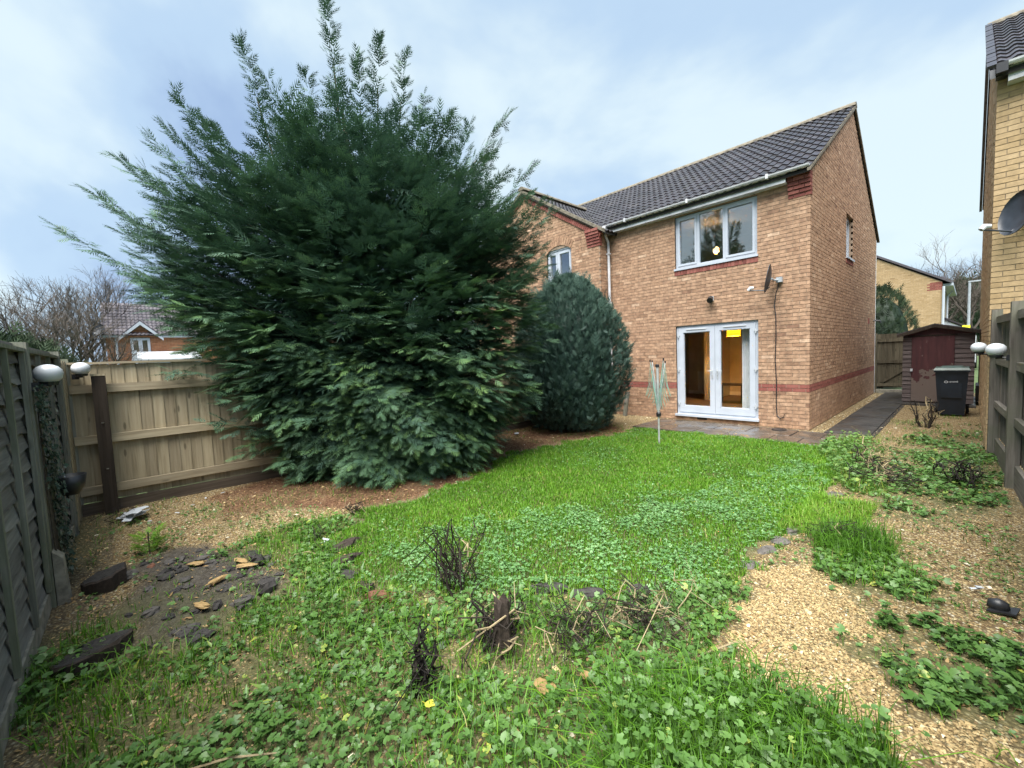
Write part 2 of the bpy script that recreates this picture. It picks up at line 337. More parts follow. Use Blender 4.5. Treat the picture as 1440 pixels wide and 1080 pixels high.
# ---------------------------------------------------------------- main house
H = thing('brick_house', 'buff brick house with white french doors and dark tiled gable roof', 'house', (-2.3, 4, 0))
DL, DR, DB, DT = -2.695, -.901, .12, 2.248
HW, HD = 4.78, 8.31
org = (-HW, 0)
op_rear = [(DL + HW, DR + HW, DB, DT), (-2.685 + HW, -.918 + HW, 3.60, 4.80)]
op_side = [(3.45, 4.36, 3.82, 4.88)]
mb = MB(); wall_body(mb, 0, (-HW, 0), HW - .009, -.15, 4.92, .26, op_rear, -1)
wall_body(mb, 1, (0, .27), HD - .27, -.15, 5.0, .26, [(o[0] - .27, o[1] - .27, o[2], o[3]) for o in op_side], 1)
mb.prism([(-.26, .02, 5.001), (-.26, HD, 5.001), (-.26, HD / 2, 7.52)], (.252, 0, 0))
mb.box((-HW, HD - .26, -.15), (-.27, HD, 4.99))
wall = part('wall', mb, 'mortar', H)
band = lambda k, u: 'brick_red' if k in (10, 11) else 'brick'
br = course_bricks((-HW, 0), 0, -1, 0, 66, HW, op_rear, None, band)
def gspan(zb):
    if zb < 5.02: return (.052, HD)
    h = (zb - 5.02) / (7.55 - 5.02) * HD / 2; return (.05 + h, HD - .05 - h)
br += course_bricks((0, 0), 1, 1, 0, 100, HD, op_side, gspan, band)
lay_bricks(wall, br, 300)
# soldier courses of red brick under the windows
for i in range(24):
    m1 = MB(); m1.tv = random.random(); a = -2.70 + i * .0752; m1.box((a, -.012, 3.442), (a + .066, .04, 3.553)); part('sill_brick', m1, 'brick_red', H, tint=True)
for i in range(12):
    m1 = MB(); m1.tv = random.random(); a = 3.45 + i * .0752; m1.box((-.04, a, 3.665), (.010, a + .066, 3.775)); part('sill_brick', m1, 'brick_red', H, tint=True)
window(H, 0, (0, 0), -1, -2.685, -.918, 3.60, 4.80, (.285, .63)); window(H, 1, (0, 0), 1, 3.45, 4.36, 3.82, 4.88, (.5,), depth=.09)
# french doors
mb = MB(); y0, y1 = .045, .115
for a, b_, c, d in ((DL, DL + .06, DB + .06, DT - .06), (DR - .06, DR, DB + .06, DT - .06), (DL, DR, DT - .06, DT), (DL, DR, DB + .02, DB + .06)): mb.box((a, y0, c), (b_, y1, d))
fd = part('door_frame', mb, 'upvc', H); part('door_sill', MB().box((DL - .02, -.06, DB - .03), (DR + .02, .13, DB + .019)), 'upvc', fd)
mid = (DL + DR) / 2
for s, a, b_ in ((1, DL + .062, mid - .003), (-1, mid + .003, DR - .062)):
    mb = MB(); w = .105; za, zb = DB + .063, DT - .063; q0, q1 = .028, .10
    for c in ((a, a + w, za, zb), (b_ - w, b_, za, zb), (a + w, b_ - w, zb - w, zb), (a + w, b_ - w, za, za + .15)): mb.box((c[0], q0, c[2]), (c[1], q1, c[3]))
    bw = .014                                   # glazing bead
    for c in ((a + w, a + w + bw, za + .15, zb - w), (b_ - w - bw, b_ - w, za + .15, zb - w), (a + w, b_ - w, zb - w - bw, zb - w), (a + w, b_ - w, za + .15, za + .15 + bw)): mb.box((c[0], q0 + .014, c[2]), (c[1], q1 - .01, c[3]))
    dl = part('door', mb, 'upvc', H)
    part('pane', MB().box((a + w, .062, za + .15), (b_ - w, .068, zb - w)), 'door_glass', dl)
    hx = b_ - w / 2 if s > 0 else a + w / 2
    hb = MB().box((hx - .016, .014, 1.0), (hx + .016, q0, 1.23)); hb.tube([(hx, .016, 1.17), (hx, -.03, 1.17), (hx - s * .115, -.032, 1.172)], .009, 6); part('handle', hb, 'white_paint', dl)
    part('lock_barrel', MB().lathe([(.011, 0), (.011, .012)], (hx, 0.010, 1.06), 8), 'metal', dl)
    for z in (.35, 1.15, 1.97):
        hgx = a - .008 if s > 0 else b_ + .008; part('hinge', MB().tube([(hgx, .012, z), (hgx, .012, z + .10)], .014, 8).box((hgx - .035, .018, z + .035), (hgx + .035, .032, z + .065)), 'white_paint', dl)
    part('trickle_vent', MB().box((a + w + .08, .012, zb - .045), (b_ - w - .08, q0, zb - .028)), 'upvc_old', dl)
# rooms
R1 = (-4.5, -.27, .262, 4.6, .14, 2.42)
def room(name, x0, x1, y0, y1, z0, z1):
    mb = MB(); T = .03
    mb.box((x0, y1, z0), (x1, y1 + T, z1)); mb.box((x0 - T, y0, z0), (x0, y1, z1)); mb.box((x1, y0, z0), (x1 + T, y1, z1)); mb.box((x0, y0, z1), (x1, y1, z1 + T))
    w = part(name, mb, 'room_wall', H); part('floor', MB().box((x0, y0, z0 - T), (x1, y1, z0)), 'room_floor', w)
    part('skirting', MB().box((x0, y1 - .02, z0), (x1, y1 - .001, z0 + .12)), 'room_white', w); return w
rm = room('room_lining', -4.5, -.29, .262, 4.6, .14, 2.42); room('room_lining', -4.5, -.29, .262, 3.6, 2.72, 4.90)
part('partition', MB().box((-3.25, 2.9, .14), (-3.15, 4.6, 2.42)), 'room_wall', rm)
lp = thing('pendant_lamp', 'lit yellow drum lampshade hanging inside the french doors', 'lamp', (-2.17, 2.2, 2.0))
part('lamp_shade', MB().lathe([(.155, 1.99), (.165, 2.0), (.165, 2.18), (.155, 2.19)], (-2.17, 2.2, 0), 18, 1, False), 'lamp_yellow', lp, smooth=True); part('flex', MB().tube([(-2.17, 2.2, 2.19), (-2.17, 2.2, 2.42)], .006, 5), 'black_plastic', lp)
def bulb(p, en, col):
    l = bpy.data.lights.new('bulb', 'POINT'); l.energy = en; l.color = col; l.shadow_soft_size = .025; o = bpy.data.objects.new('bulb', l); COL.objects.link(o); o.location = p
bulb((-2.17, 2.2, 2.08), 13, (1, .74, .42))
lp = thing('pendant_lamp', 'lit warm globe lamp hanging behind the upstairs bedroom window', 'lamp', (-2.33, 1.5, 4.1))
mb = MB()
for i in range(26):
    a = rng.normal(size=3); a /= np.linalg.norm(a); mb.obox(np.array((-2.33, 1.5, 4.18)) + a * .06, a, np.cross(a, (0, .1, 1)), (0, 0, 1), .004, .035, .03)
part('shade_petals', mb, 'lamp_warm', lp); part('flex', MB().tube([(-2.33, 1.5, 4.25), (-2.33, 1.5, 4.9)], .005, 5), 'black_plastic', lp)
bulb((-2.33, 1.5, 4.18), 2.2, (1, .7, .4))
rd = thing('radiator', 'white ribbed radiator on the back wall inside the doors', 'radiator', (-3.8, 4.5, .3))
part('panel', MB().box((-4.15, 4.50, .28), (-3.4, 4.56, .92)), 'room_white', rd)
for i in range(12): part('rib', MB().box((-4.13 + i * .061, 4.485, .30), (-4.10 + i * .061, 4.499, .90)), 'room_white', rd)
for zz_ in (.32,): part('bracket', MB().box((-3.9, 4.56, zz_), (-3.8, 4.6, zz_ + .3)), 'room_white', rd)
tb = thing('table', 'small dark table standing inside the french doors', 'table', (-2.3, 2.6, .14))
part('table_top', MB().box((-2.75, 2.35, .64), (-2.0, 2.85, .67)), 'wood_dark', tb)
for x in (-2.72, -2.06):
    for y in (2.38, 2.79): part('leg', MB().box((x, y, .14), (x + .03, y + .03, .64)), 'wood_dark', tb)
cu_ = MB(); n = 14
cu_.add([(-1.33 + .26 * i / n, .33 + .018 * math.sin(i * 1.9), z) for z in (.19, 2.16) for i in range(n + 1)], [(i, i + 1, n + 2 + i, n + 1 + i) for i in range(n)])
ct = thing('curtain', 'pale grey curtain hanging behind the right hand french door', 'curtain', (-1.2, .33, .19)); part('fabric', cu_, 'curtain', ct, smooth=True); part('curtain_rail', MB().tube([(-2.8, .32, 2.19), (-.8, .32, 2.19)], .012, 6), 'room_white', ct)
# eaves
part('soffit', MB().box((-HW + .1, -.15, 4.83), (-.37, -.001, 4.85)), 'upvc_old', H)
part('fascia', MB().box((-HW + .1, -.17, 4.83), (-.37, -.151, 5.01)), 'upvc_old', H)
gutter(H, (-HW + .02, -.235, 5.03), (.03, -.235, 5.03), (0, -1, 0))
corbel(H, -.365, .012, 0, 4.98)
ca, sa = math.cos(math.radians(31.2)), math.sin(math.radians(31.2))
mb = MB(); mb.prism([(-13, -.2, 4.96), (-13, HD / 2, 7.6), (-13, HD + .2, 4.96), (-13, HD + .2, 4.90), (-13, HD / 2, 7.53), (-13, -.2, 4.90)], (13.02, 0, 0))
roof = part('roof', mb, 'dark_gap', H)
lay_tiles(roof, (-4.90, -.25, 4.975), (1, 0, 0), (0, ca, sa), 15, 15, budget=300)
lay_tiles(roof, (-4.90 - .33 * 24, -.25, 4.975), (1, 0, 0), (0, ca, sa), 24, 15, budget=0)
mb = MB(); mb.prism([(.0, -.26, 4.955), (.0, HD / 2, 7.635), (.0, HD + .26, 4.955), (.0, HD + .26, 4.90), (.0, HD / 2, 7.55), (.0, -.26, 4.90)], (.055, 0, 0)); part('verge', mb, 'verge', roof)
for i in range(28):
    x = .06 - i * .45; mb = MB(); mb.tv = random.random(); pr = [(HD / 2 + .13 * math.cos(q), 7.60 + .11 * math.sin(q)) for q in np.linspace(0, math.pi, 7)]
    mb.prism([(x, a, b_) for a, b_ in pr], (-.445, 0, 0)); part('ridge_tile', mb, 'verge', roof)
gutter(H, (-.3, HD + .235, 5.0), (.03, HD + .235, 5.0), (0, 1, 0))
part('downpipe', MB().tube([(-.03, HD + .06, 4.95), (-.03, HD + .06, 0)], .035, 8), 'upvc_old', H)
part('plinth_vent', MB().box((-2.2, -.010, .03), (-1.98, .02, .10)), 'black_plastic', H)
part('overflow_pipe', MB().tube([(0, 7.95, 2.36), (.16, 7.95, 2.34), (.17, 7.95, 2.27)], .025, 7), 'black_plastic', H); part('air_brick', MB().box((-.02, 6.9, 2.24), (.012, 7.12, 2.40)), 'brick_red', H, tint=True)
# ---------------------------------------------------------------- attached neighbour's wing
N_ = thing('brick_house', 'attached neighbour house with brick gable and arched white window', 'house', (-7.3, 2, 0))
AX, AZ, WY, WX = -7.3, 6.74, -.42, -4.53
mb = MB(); op = [(-6.42 - (-10.07), -5.50 - (-10.07), 3.75, 4.72)]
wall_body(mb, 0, (-10.07, WY), 5.531, -.15, 4.95, .25, op, -1); mb.box((WX - .25, WY + .26, -.15), (WX - .009, -.01, 4.95))
mb.prism([(-10.05, WY + .009, 4.951), (WX - .02, WY + .009, 4.951), (AX, WY + .009, AZ - .12)], (0, .24, 0)); nw = part('wall', mb, 'mortar', N_)
def nspan(zb):
    if zb < 4.96: return (0, 5.54)
    h = (zb - 4.96) / (AZ - .08 - 4.96) * 2.77; return (h, 5.54 - h)
arch = lambda k, u: 'brick'
br = course_bricks((-10.07, WY), 0, -1, 0, 90, 5.54, [(3.65, 4.57, 3.75, 4.83)], nspan, arch); br += course_bricks((WX, WY + .052), 1, 1, 0, 65, .36, (), None, arch); lay_bricks(nw, br, 260)
window(N_, 0, (0, WY), -1, -6.42, -5.50, 3.75, 4.68, (.42,))
mb = MB(); n = 10; ar = [(-6.42 + .92 * i / n, 4.681 + .15 * math.sin(math.pi * i / n)) for i in range(n + 1)]; mb.prism([(x, WY + .03, z) for x, z in ar], (0, .06, 0)); part('arch_panel', mb, 'upvc', N_)
for i in range(13):
    th = math.radians(54 + 72 * i / 12); cx_, cz_, r_ = -5.96, 4.12, .83; c = (cx_ + r_ * math.cos(th) * .98, WY + .018, cz_ + r_ * math.sin(th) - .03); mb = MB(); mb.tv = random.uniform(.15, .6)
    mb.obox(c, (math.sin(th), 0, -math.cos(th)), (0, 1, 0), (math.cos(th), 0, math.sin(th)), .034, .03, .108); part('arch_brick', mb, 'brick', N_, tint=True)
# toothed red bricks under the verge
sl_ = math.atan2(AZ - 4.98, 2.77); L_ = 2.77 / math.cos(sl_)
for s in (1, -1):
    for i in range(int(L_ / .076)):
        q = .1 + i * .076; c = np.array((AX + s * q * math.cos(sl_), WY - .014, AZ - .20 - q * math.sin(sl_))); mb = MB(); mb.tv = random.random()
        mb.obox(c, (math.cos(sl_), 0, -s * math.sin(sl_)), (0, 1, 0), (s * math.sin(sl_), 0, math.cos(sl_)), .033, .025, .055); part('verge_brick', mb, 'brick_red', N_, tint=True)
corbel(N_, WX - .40, WX + .012, WY, 4.96); mb = MB()
mb.prism([(AX, WY - .09, AZ - .005), (AX + 3.02, WY - .09, AZ - 1.92), (AX + 3.02, WY - .09, AZ - 1.99), (AX, WY - .09, AZ - .12), (AX - 3.02, WY - .09, AZ - 1.99), (AX - 3.02, WY - .09, AZ - 1.92)], (0, 3.4, 0)); nr = part('roof', mb, 'dark_gap', N_)
mb = MB()
for s in (1, -1): mb.prism([(AX, WY - .10, AZ + .03), (AX + s * 3.0, WY - .10, AZ - 1.875), (AX + s * 3.0, WY - .10, AZ - 1.96), (AX, WY - .10, AZ - .06)], (0, .09 + .001 * s, 0))
part('verge', mb, 'verge', nr)
for s in (1, -1):
    up = np.array((-s * math.cos(sl_), 0, math.sin(sl_))); lay_tiles(nr, np.array((AX + s * 3.04, WY - .07 if s > 0 else WY - .07 + 3.3, AZ - 1.935)), (0, s, 0), up, 10, 10, budget=100 if s > 0 else 0)
for i in range(7):
    mb = MB(); pr = [(AX + .13 * math.cos(q), AZ + .02 + .11 * math.sin(q)) for q in np.linspace(0, math.pi, 7)]; mb.prism([(a, WY - .11 + i * .45, b_) for a, b_ in pr], (0, .445, 0)); part('ridge_tile', mb, 'verge', nr)
mb = MB(); mb.tube([(WX + .05, -.235, 4.99), (WX + .05, -.24, 4.80), (WX + .05, -.11, 4.62), (WX + .05, -.10, 4.45), (WX + .05, -.10, .1)], .036, 8); mb.box((WX, -.30, 4.86), (WX + .10, -.19, 5.0)); part('downpipe', mb, 'upvc_old', N_)
for z in (1.2, 3.0, 4.3): part('pipe_clip', MB().box((WX + .002, -.145, z), (WX + .098, -.055, z + .03)), 'upvc_old', N_)
# ---------------------------------------------------------------- house on the right
G = thing('brick_house', 'yellow brick house rising beyond the grey garden fence', 'house', (5, 3, 0))
GX, GY, GE, GZ = 2.285, -.70, 5.30, 7.85; GD = 8.3; opg = [(.30, 1.5, 1.7, 2.78)]
mb = MB(); wall_body(mb, 0, (GX + .009, GY), 6.2, -.1, GE - .1, .25, opg, -1); mb.prism([(GX + .008, GY + .26, -.1), (GX + .008, GY + GD, -.1), (GX + .008, GY + GD, GE - .1), (GX + .008, GY + GD / 2, GZ - .12), (GX + .008, GY + .26, GE - .1)], (.24, 0, 0)); gw = part('wall', mb, 'mortar_pale', G)
yb = lambda k, u: 'brick_yellow'
def g2(zb):
    if zb < GE - .05: return (.052, GD)
    h = (zb - GE + .05) / (GZ - GE) * GD / 2; return (.05 + h, GD - .05 - h)
br = course_bricks((GX, GY), 0, -1, .05, 69, 6.2, opg, None, yb); br += course_bricks((GX, GY), 1, -1, .05, 100, GD, (), g2, yb); lay_bricks(gw, br, 280)
window(G, 0, (GX, GY), -1, .30, 1.5, 1.7, 2.78, (.5,))
part('fascia', MB().box((GX + .09, GY - .17, GE - .22), (GX + 6.2, GY - .15, GE - .03)), 'upvc_old', G); part('soffit', MB().box((GX + .09, GY - .149, GE - .22), (GX + 6.2, GY - .001, GE - .20)), 'upvc_old', G)
gutter(G, (GX + .02, GY - .235, GE), (GX + 6.2, GY - .235, GE), (0, -1, 0)); part('gutter_end', MB().box((GX - .02, GY - .29, GE - .12), (GX + .085, GY - .02, GE + .005)), 'black_plastic', G)
mb = MB(); mb.prism([(GX - .02, GY - .2, GE - .07), (GX - .02, GY + GD / 2, GZ - .02), (GX - .02, GY + GD + .2, GE - .07), (GX - .02, GY + GD + .2, GE - .14), (GX - .02, GY + GD / 2, GZ - .09), (GX - .02, GY - .2, GE - .14)], (6.3, 0, 0)); gr = part('roof', mb, 'dark_gap', G)
lay_tiles(gr, (GX - .05, GY - .25, GE - .055), (1, 0, 0), (0, ca, sa), 10, 15, budget=150)
mb = MB(); mb.prism([(GX - .075, GY - .26, GE - .05), (GX - .075, GY + GD / 2, GZ + .02), (GX - .075, GY + GD + .26, GE - .05), (GX - .075, GY + GD + .26, GE - .16), (GX - .075, GY + GD / 2, GZ - .10), (GX - .075, GY - .26, GE - .16)], (.05, 0, 0)); part('verge', mb, 'lead', gr)
for i in range(14):
    yy = GY - .25 + i * .3; part('verge_cap', MB().obox((GX - .06, yy + .13, GE + .0 + (yy - GY + .38) * t_), (1, 0, 0), (0, ca, sa), (0, -sa, ca), .045, .15, .02 + .004 * (i % 2)), 'tile', gr, tint=True)
for i in range(8):
    mb = MB(); pr = [(GY + GD / 2 + .13 * math.cos(q), GZ + .0 + .11 * math.sin(q)) for q in np.linspace(0, math.pi, 7)]; mb.prism([(GX - .07 + i * .45, a, b_) for a, b_ in pr], (.445, 0, 0)); part('ridge_tile', mb, 'verge', gr)
# ---------------------------------------------------------------- far houses
F1 = thing('brick_house', 'orange brick house with brown tiled roof and small gabled dormer beyond the back fence', 'house', (-30, -6, 0))
FX, FY0, FY1, FE, FR = -26, -10.5, 2.0, 3.42, 5.30
mb = MB(); mb.box((FX - 7, FY0, -.1), (FX - .01, FY1, FE)); mb.prism([(FX - .012, -9.9, FE - .05), (FX - .012, -8.55, FE - .05), (FX - .012, -9.22, FE + .62)], (-1.2, 0, 0)); fw_ = part('wall', mb, 'mortar', F1)
ob = lambda k, u: 'brick_orange'
br = course_bricks((FX, FY0), 1, 1, .8, 35, FY1 - FY0, [(FY0 * 0 + .86, 1.60, 2.3, 3.6)], None, ob); br += course_bricks((FX, FY0), 1, 1, .8, 43, FY1 - FY0, [(.86, 1.60, 2.3, 3.36)], lambda zb: (.62 + (zb - 3.4) * 1.08, 1.95 - (zb - 3.4) * 1.08) if zb > 3.43 else (0, 0), ob, first=35); lay_bricks(fw_, br, 0)
window(F1, 1, (FX + .10, FY0), 1, .86, 1.60, 2.3, 3.36, (.5,), sill=True)
part('fascia', MB().box((FX - .02, FY0 - .1, FE - .02), (FX + .18, -9.95, FE + .09)).box((FX - .02, -8.5, FE - .02), (FX + .18, FY1, FE + .09)), 'upvc', F1)
mb = MB()
for s in (1, -1): mb.prism([(FX + .12, -9.22, FE + .78), (FX + .12, -9.22 + s * .85, FE - .04), (FX + .12, -9.22 + s * .85, FE - .18), (FX + .12, -9.22, FE + .60)], (.08, 0, 0))
part('barge_board', mb, 'upvc', F1)
mb = MB()
for s in (1, -1): mb.prism([(FX + .13, -9.22, FE + .84), (FX + .13, -9.22 + s * .9, FE - .0), (FX + .13, -9.22 + s * .9, FE - .05), (FX + .13, -9.22, FE + .785)], (-1.9, 0, 0))
fs = math.atan2(FR - FE, 3.2); rf = part('roof', MB().prism([(FX + .2, FY0 - .15, FE + .08), (FX - 3.0, FY0 - .15, FR), (FX - 7.2, FY0 - .15, FE), (FX - 7, FY0 - .15, FE - .1)], (0, FY1 - FY0 + .3, 0)), 'tile_brown', F1, tint=True)
part('dormer_roof', mb, 'tile_brown', rf, tint=True)
lay_tiles(rf, (FX + .24, FY0 - .15, FE + .09), (0, 1, 0), (-math.cos(fs), 0, math.sin(fs)), 16, 11, mat='tile_brown', budget=0)
part('downpipe', MB().tube([(FX + .06, -10.15, FE), (FX + .06, -10.15, 0)], .05, 6), 'upvc', F1)
cv = thing('conservatory', 'low white conservatory roof against the orange brick house', 'conservatory', (-24.5, -8.5, 0))
part('roof_panel', MB().prism([(FX + .25, -9.5, 2.62), (FX + .25, -7.0, 2.62), (FX + 1.6, -7.0, 2.22), (FX + 1.6, -9.5, 2.22)], (0, 0, .06)), 'white_paint', cv); part('wall', MB().box((FX + .26, -9.45, 0), (FX + 1.5, -7.05, 2.2)), 'upvc', cv); part('end_post', MB().box((FX + 1.5, -9.62, 0), (FX + 1.62, -9.46, 2.72)), 'upvc', cv)
F2 = thing('brick_house', 'yellow brick gable house with red corner corbel behind the shed', 'house', (-3, 28, 0))
BX, BY = 1.02, 24; mb = MB(); mb.prism([(BX, BY + .01, -.1), (BX, BY + .01, 4.86), (-3.4, BY + .01, 7.7), (-7.8, BY + .01, 4.86), (-7.8, BY + .01, -.1)], (0, 9, 0)); w2 = part('wall', mb, 'mortar_pale', F2)
br = course_bricks((-7.8, BY), 0, -1, 1.5, 82, 8.82, (), lambda zb: (0, 8.82) if zb < 4.86 else ((zb - 4.86) / .645, 8.82 - (zb - 4.86) / .645), lambda k, u: 'brick_red' if 38 < k < 45 and u > 8.3 else 'brick_yellow'); lay_bricks(w2, br, 0)
mb = MB(); mb.prism([(BX + .35, BY - .1, 4.74), (BX + .35, BY - .1, 4.86), (-3.4, BY - .1, 7.9), (-8.2, BY - .1, 4.86), (-3.4, BY - .1, 7.76)], (0, 9.3, 0)); part('roof', mb, 'tile_brown', F2, tint=True)
part('gutter', MB().box((BX + .02, BY + .2, 4.62), (BX + .42, BY + 9, 4.75)), 'upvc', F2); part('downpipe', MB().tube([(BX + .06, BY - .05, 4.6), (BX + .06, BY - .05, 0)], .06, 6), 'upvc', F2); part('downpipe', MB().tube([(BX + .34, BY + 4, 4.65), (BX + .10, BY + 4, 4.3), (BX + .10, BY + 4, 0)], .06, 6), 'upvc', F2)
part('porch', MB().prism([(BX + .05, BY + .5, 0), (BX + .05, BY + .5, 2.75), (BX + .95, BY + .5, 2.2), (BX + .95, BY + .5, 0)], (0, 3, 0)), 'upvc', F2); part('porch_roof', MB().prism([(BX + .05, BY + .4, 2.80), (BX + 1.1, BY + .4, 2.2), (BX + 1.1, BY + .4, 2.27), (BX + .05, BY + .4, 2.92)], (0, 3.3, 0)), 'tile', F2, tint=True)
F3 = thing('brick_house', 'far house with a dark roof showing behind the yellow brick gable', 'house', (3, 44, 0)); part('wall', MB().box((-4, 42, -.1), (.3, 48, 5.2)), 'mortar_pale', F3); part('roof', MB().prism([(-4.2, 41.8, 5.2), (-4.2, 45, 7.3), (-4.2, 48.2, 5.2)], (4.8, 0, 0)), 'tile', F3, tint=True)
VN = thing('van', 'white van with a yellow roof box parked beyond the shed', 'van', (2.0, 24.6, 0)); part('body', MB().prism([(1.45, 23.6, .35), (2.35, 23.6, .35), (2.35, 23.6, 1.75), (2.2, 23.6, 2.12), (1.6, 23.6, 2.12), (1.45, 23.6, 1.75)], (0, 4.6, 0)), 'white_paint', VN); part('roof_box', MB().box((1.82, 23.7, 2.125), (2.12, 24.8, 2.36)), 'yellow_paint', VN)
for y in (24.3, 27.2):
    for x in (1.42, 2.2): part('wheel', MB().tube([(x, y, .33), (x + .2, y, .33)], .33, 14), 'tyre', VN)
part('rear_window', MB().box((1.6, 23.585, 1.3), (2.2, 23.598, 1.8)), 'glass', VN)
SL = thing('street_lamp', 'tall pale grey street lamp beyond the shed', 'street lamp', (2.05, 40, 0)); part('post', MB().tube([(2.03, 40, 0), (2.03, 40, 1.2), (2.03, 40, 6.1)], [.14, .1, .08], 10), 'galv', SL); part('lamp_head', MB().box((1.95, 39.9, 6.08), (2.75, 40.1, 6.18)), 'galv', SL)
# ================================================================ ground
def vnoise(x, y, s, seed=0):
    x = np.asarray(x) * s + seed * 17.3; y = np.asarray(y) * s - seed * 9.1; xi = np.floor(x); yi = np.floor(y); fx = x - xi; fy = y - yi; fx = fx * fx * (3 - 2 * fx); fy = fy * fy * (3 - 2 * fy)
    h = lambda a, b: np.modf(np.abs(np.sin(a * 127.1 + b * 311.7 + seed * 74.7) * 43758.5453))[0]
    return (h(xi, yi) * (1 - fx) + h(xi + 1, yi) * fx) * (1 - fy) + (h(xi, yi + 1) * (1 - fx) + h(xi + 1, yi + 1) * fx) * fy
def fnoise(x, y, s, seed=0): return .55 * vnoise(x, y, s, seed) + .3 * vnoise(x, y, s * 2.1, seed + 3) + .15 * vnoise(x, y, s * 4.3, seed + 5)
POLY = {
'soil':[(-2.76,-9.93),(-2.87,-9.59),(-2.49,-9.14),(-1.74,-8.99),(-1.25,-9.08),(-1.21,-9.40),(-0.94,-9.68),(-1.21,-9.86),(-1.90,-9.95)],
'weed_front':[(-0.70,-10.34),(-1.19,-10.41),(-1.54,-10.27),(-1.92,-10.18),(-1.90,-9.95),(-1.21,-9.86),(-0.94,-9.68),(-1.21,-9.40),(-1.15,-9.11),(-1.40,-8.67),(-1.10,-8.61),(-0.63,-8.50),(-0.11,-8.00),(0.58,-7.29),(0.91,-6.79),(1.13,-6.94),(1.12,-7.43),(1.26,-7.60),(1.32,-7.83),(1.56,-7.73),(1.79,-7.74),(2.0,-7.9),(2.3,-8.6),(2.3,-10.3)],
'weed_tall':[(1.3,-9.0),(1.05,-8.35),(1.13,-8.05),(1.25,-7.83),(1.45,-7.70),(1.66,-7.68),(1.86,-7.74),(1.9,-8.2)],
'weed_left':[(-2.55,-9.30),(-2.76,-8.84),(-2.65,-8.23),(-1.93,-8.43),(-1.20,-8.63),(-1.07,-9.04),(-1.72,-8.96)],
'weed_r1':[(1.50,-6.97),(1.67,-6.76),(1.95,-6.49),(2.12,-6.45),(2.5,-6.41),(2.5,-7.00),(2.13,-7.19),(1.94,-7.21),(1.81,-7.13),(1.65,-7.07)],
'weed_r2':[(1.27,-5.87),(1.36,-5.34),(1.73,-5.28),(1.91,-5.58),(2.12,-5.88),(1.94,-6.26),(1.72,-6.37),(1.48,-6.25)],
'weed_r3':[(1.32,-3.74),(1.46,-2.26),(1.90,-1.15),(2.3,0.12),(2.35,-2.41),(2.40,-3.94),(2.12,-4.25),(1.77,-4.67),(1.47,-4.47)],
'weed_r3b':[(1.25,-1.65),(1.44,0.12),(2.2,1.16),(2.2,-0.78),(1.91,-1.41),(1.37,-2.09)],
'clump':[(0.58,-2.18),(0.48,-1.15),(0.84,-0.3),(1.22,-1.68),(1.41,-3.67),(1.21,-3.83),(0.89,-2.95)],
'tongue':[(0.99,-6.44),(1.39,-6.00),(1.74,-6.56),(1.53,-6.94),(1.70,-7.17),(2.00,-7.29),(2.29,-7.15),(2.28,-7.33),(1.92,-7.70),(1.55,-7.71),(1.26,-7.60),(1.14,-7.03)],
'needle':[(-3.29,-9.07),(-3.49,-8.52),(-2.83,-8.10),(-2.67,-7.81),(-2.55,-7.31),(-2.58,-6.65),(-2.75,-5.88),(-3.32,-5.06),(-3.32,-4.20),(-2.82,-2.3),(-3.2,-1.6),(-5.01,-1.5),(-5.0,-4.51),(-5.0,-8.27),(-4.6,-9.1)],
'clover1':[(-1.27,-8.55),(-1.51,-8.04),(-1.38,-7.49),(-0.86,-6.78),(-0.21,-5.95),(0.06,-4.81),(0.41,-3.33),(0.81,-2.53),(0.95,-4.05),(0.95,-5.40),(0.91,-6.20),(0.73,-6.96),(0.19,-7.59),(-0.52,-8.33)],
'clover2':[(-1.22,-5.89),(-1.01,-4.94),(-0.19,-5.02),(-0.37,-5.96),(-0.83,-6.36)],
'lawn':[(-2.1,-8.37),(-2.5,-8.10),(-2.62,-7.83),(-2.5,-7.34),(-2.5,-6.71),(-2.69,-5.93),(-3.24,-5.13),(-3.23,-4.29),(-2.81,-3.34),(-2.75,-2.3),(-2.7,-1.62),(-1.2,-1.48),(-0.29,-1.42),(0.44,-1.38),(0.8,-1.71),(1.02,-2.61),(1.07,-3.96),(1.0,-4.89),(1.0,-5.58),(0.96,-6.19),(0.96,-6.64),(0.76,-7.03),(0.51,-7.35),(0.21,-7.61),(-0.14,-7.97),(-0.5,-8.34),(-0.79,-8.53),(-1.18,-8.61)],
}
def inside(poly, x, y):
    P = np.array(poly); x = np.asarray(x, float); y = np.asarray(y, float); c = np.zeros(x.shape, bool); j = len(P) - 1
    for i in range(len(P)):
        xi, yi = P[i]; xj, yj = P[j]; c ^= ((yi > y) != (yj > y)) & (x < (xj - xi) * (y - yi) / (yj - yi + 1e-12) + xi); j = i
    return c
def soft(name, x, y, j=.16):      # polygon with a ragged edge
    x = np.asarray(x, float); y = np.asarray(y, float); return inside(POLY[name], x + (vnoise(x, y, 4, 1) - .5) * 2 * j + (vnoise(x, y, 13, 2) - .5) * j, y + (vnoise(x, y, 4, 7) - .5) * 2 * j + (vnoise(x, y, 13, 8) - .5) * j)
def gh(x, y): return (fnoise(x, y, 1.1, 4) - .5) * .05 + (fnoise(x, y, 4.0, 9) - .5) * .02 + np.where(soft('soil', x, y), .03, 0)
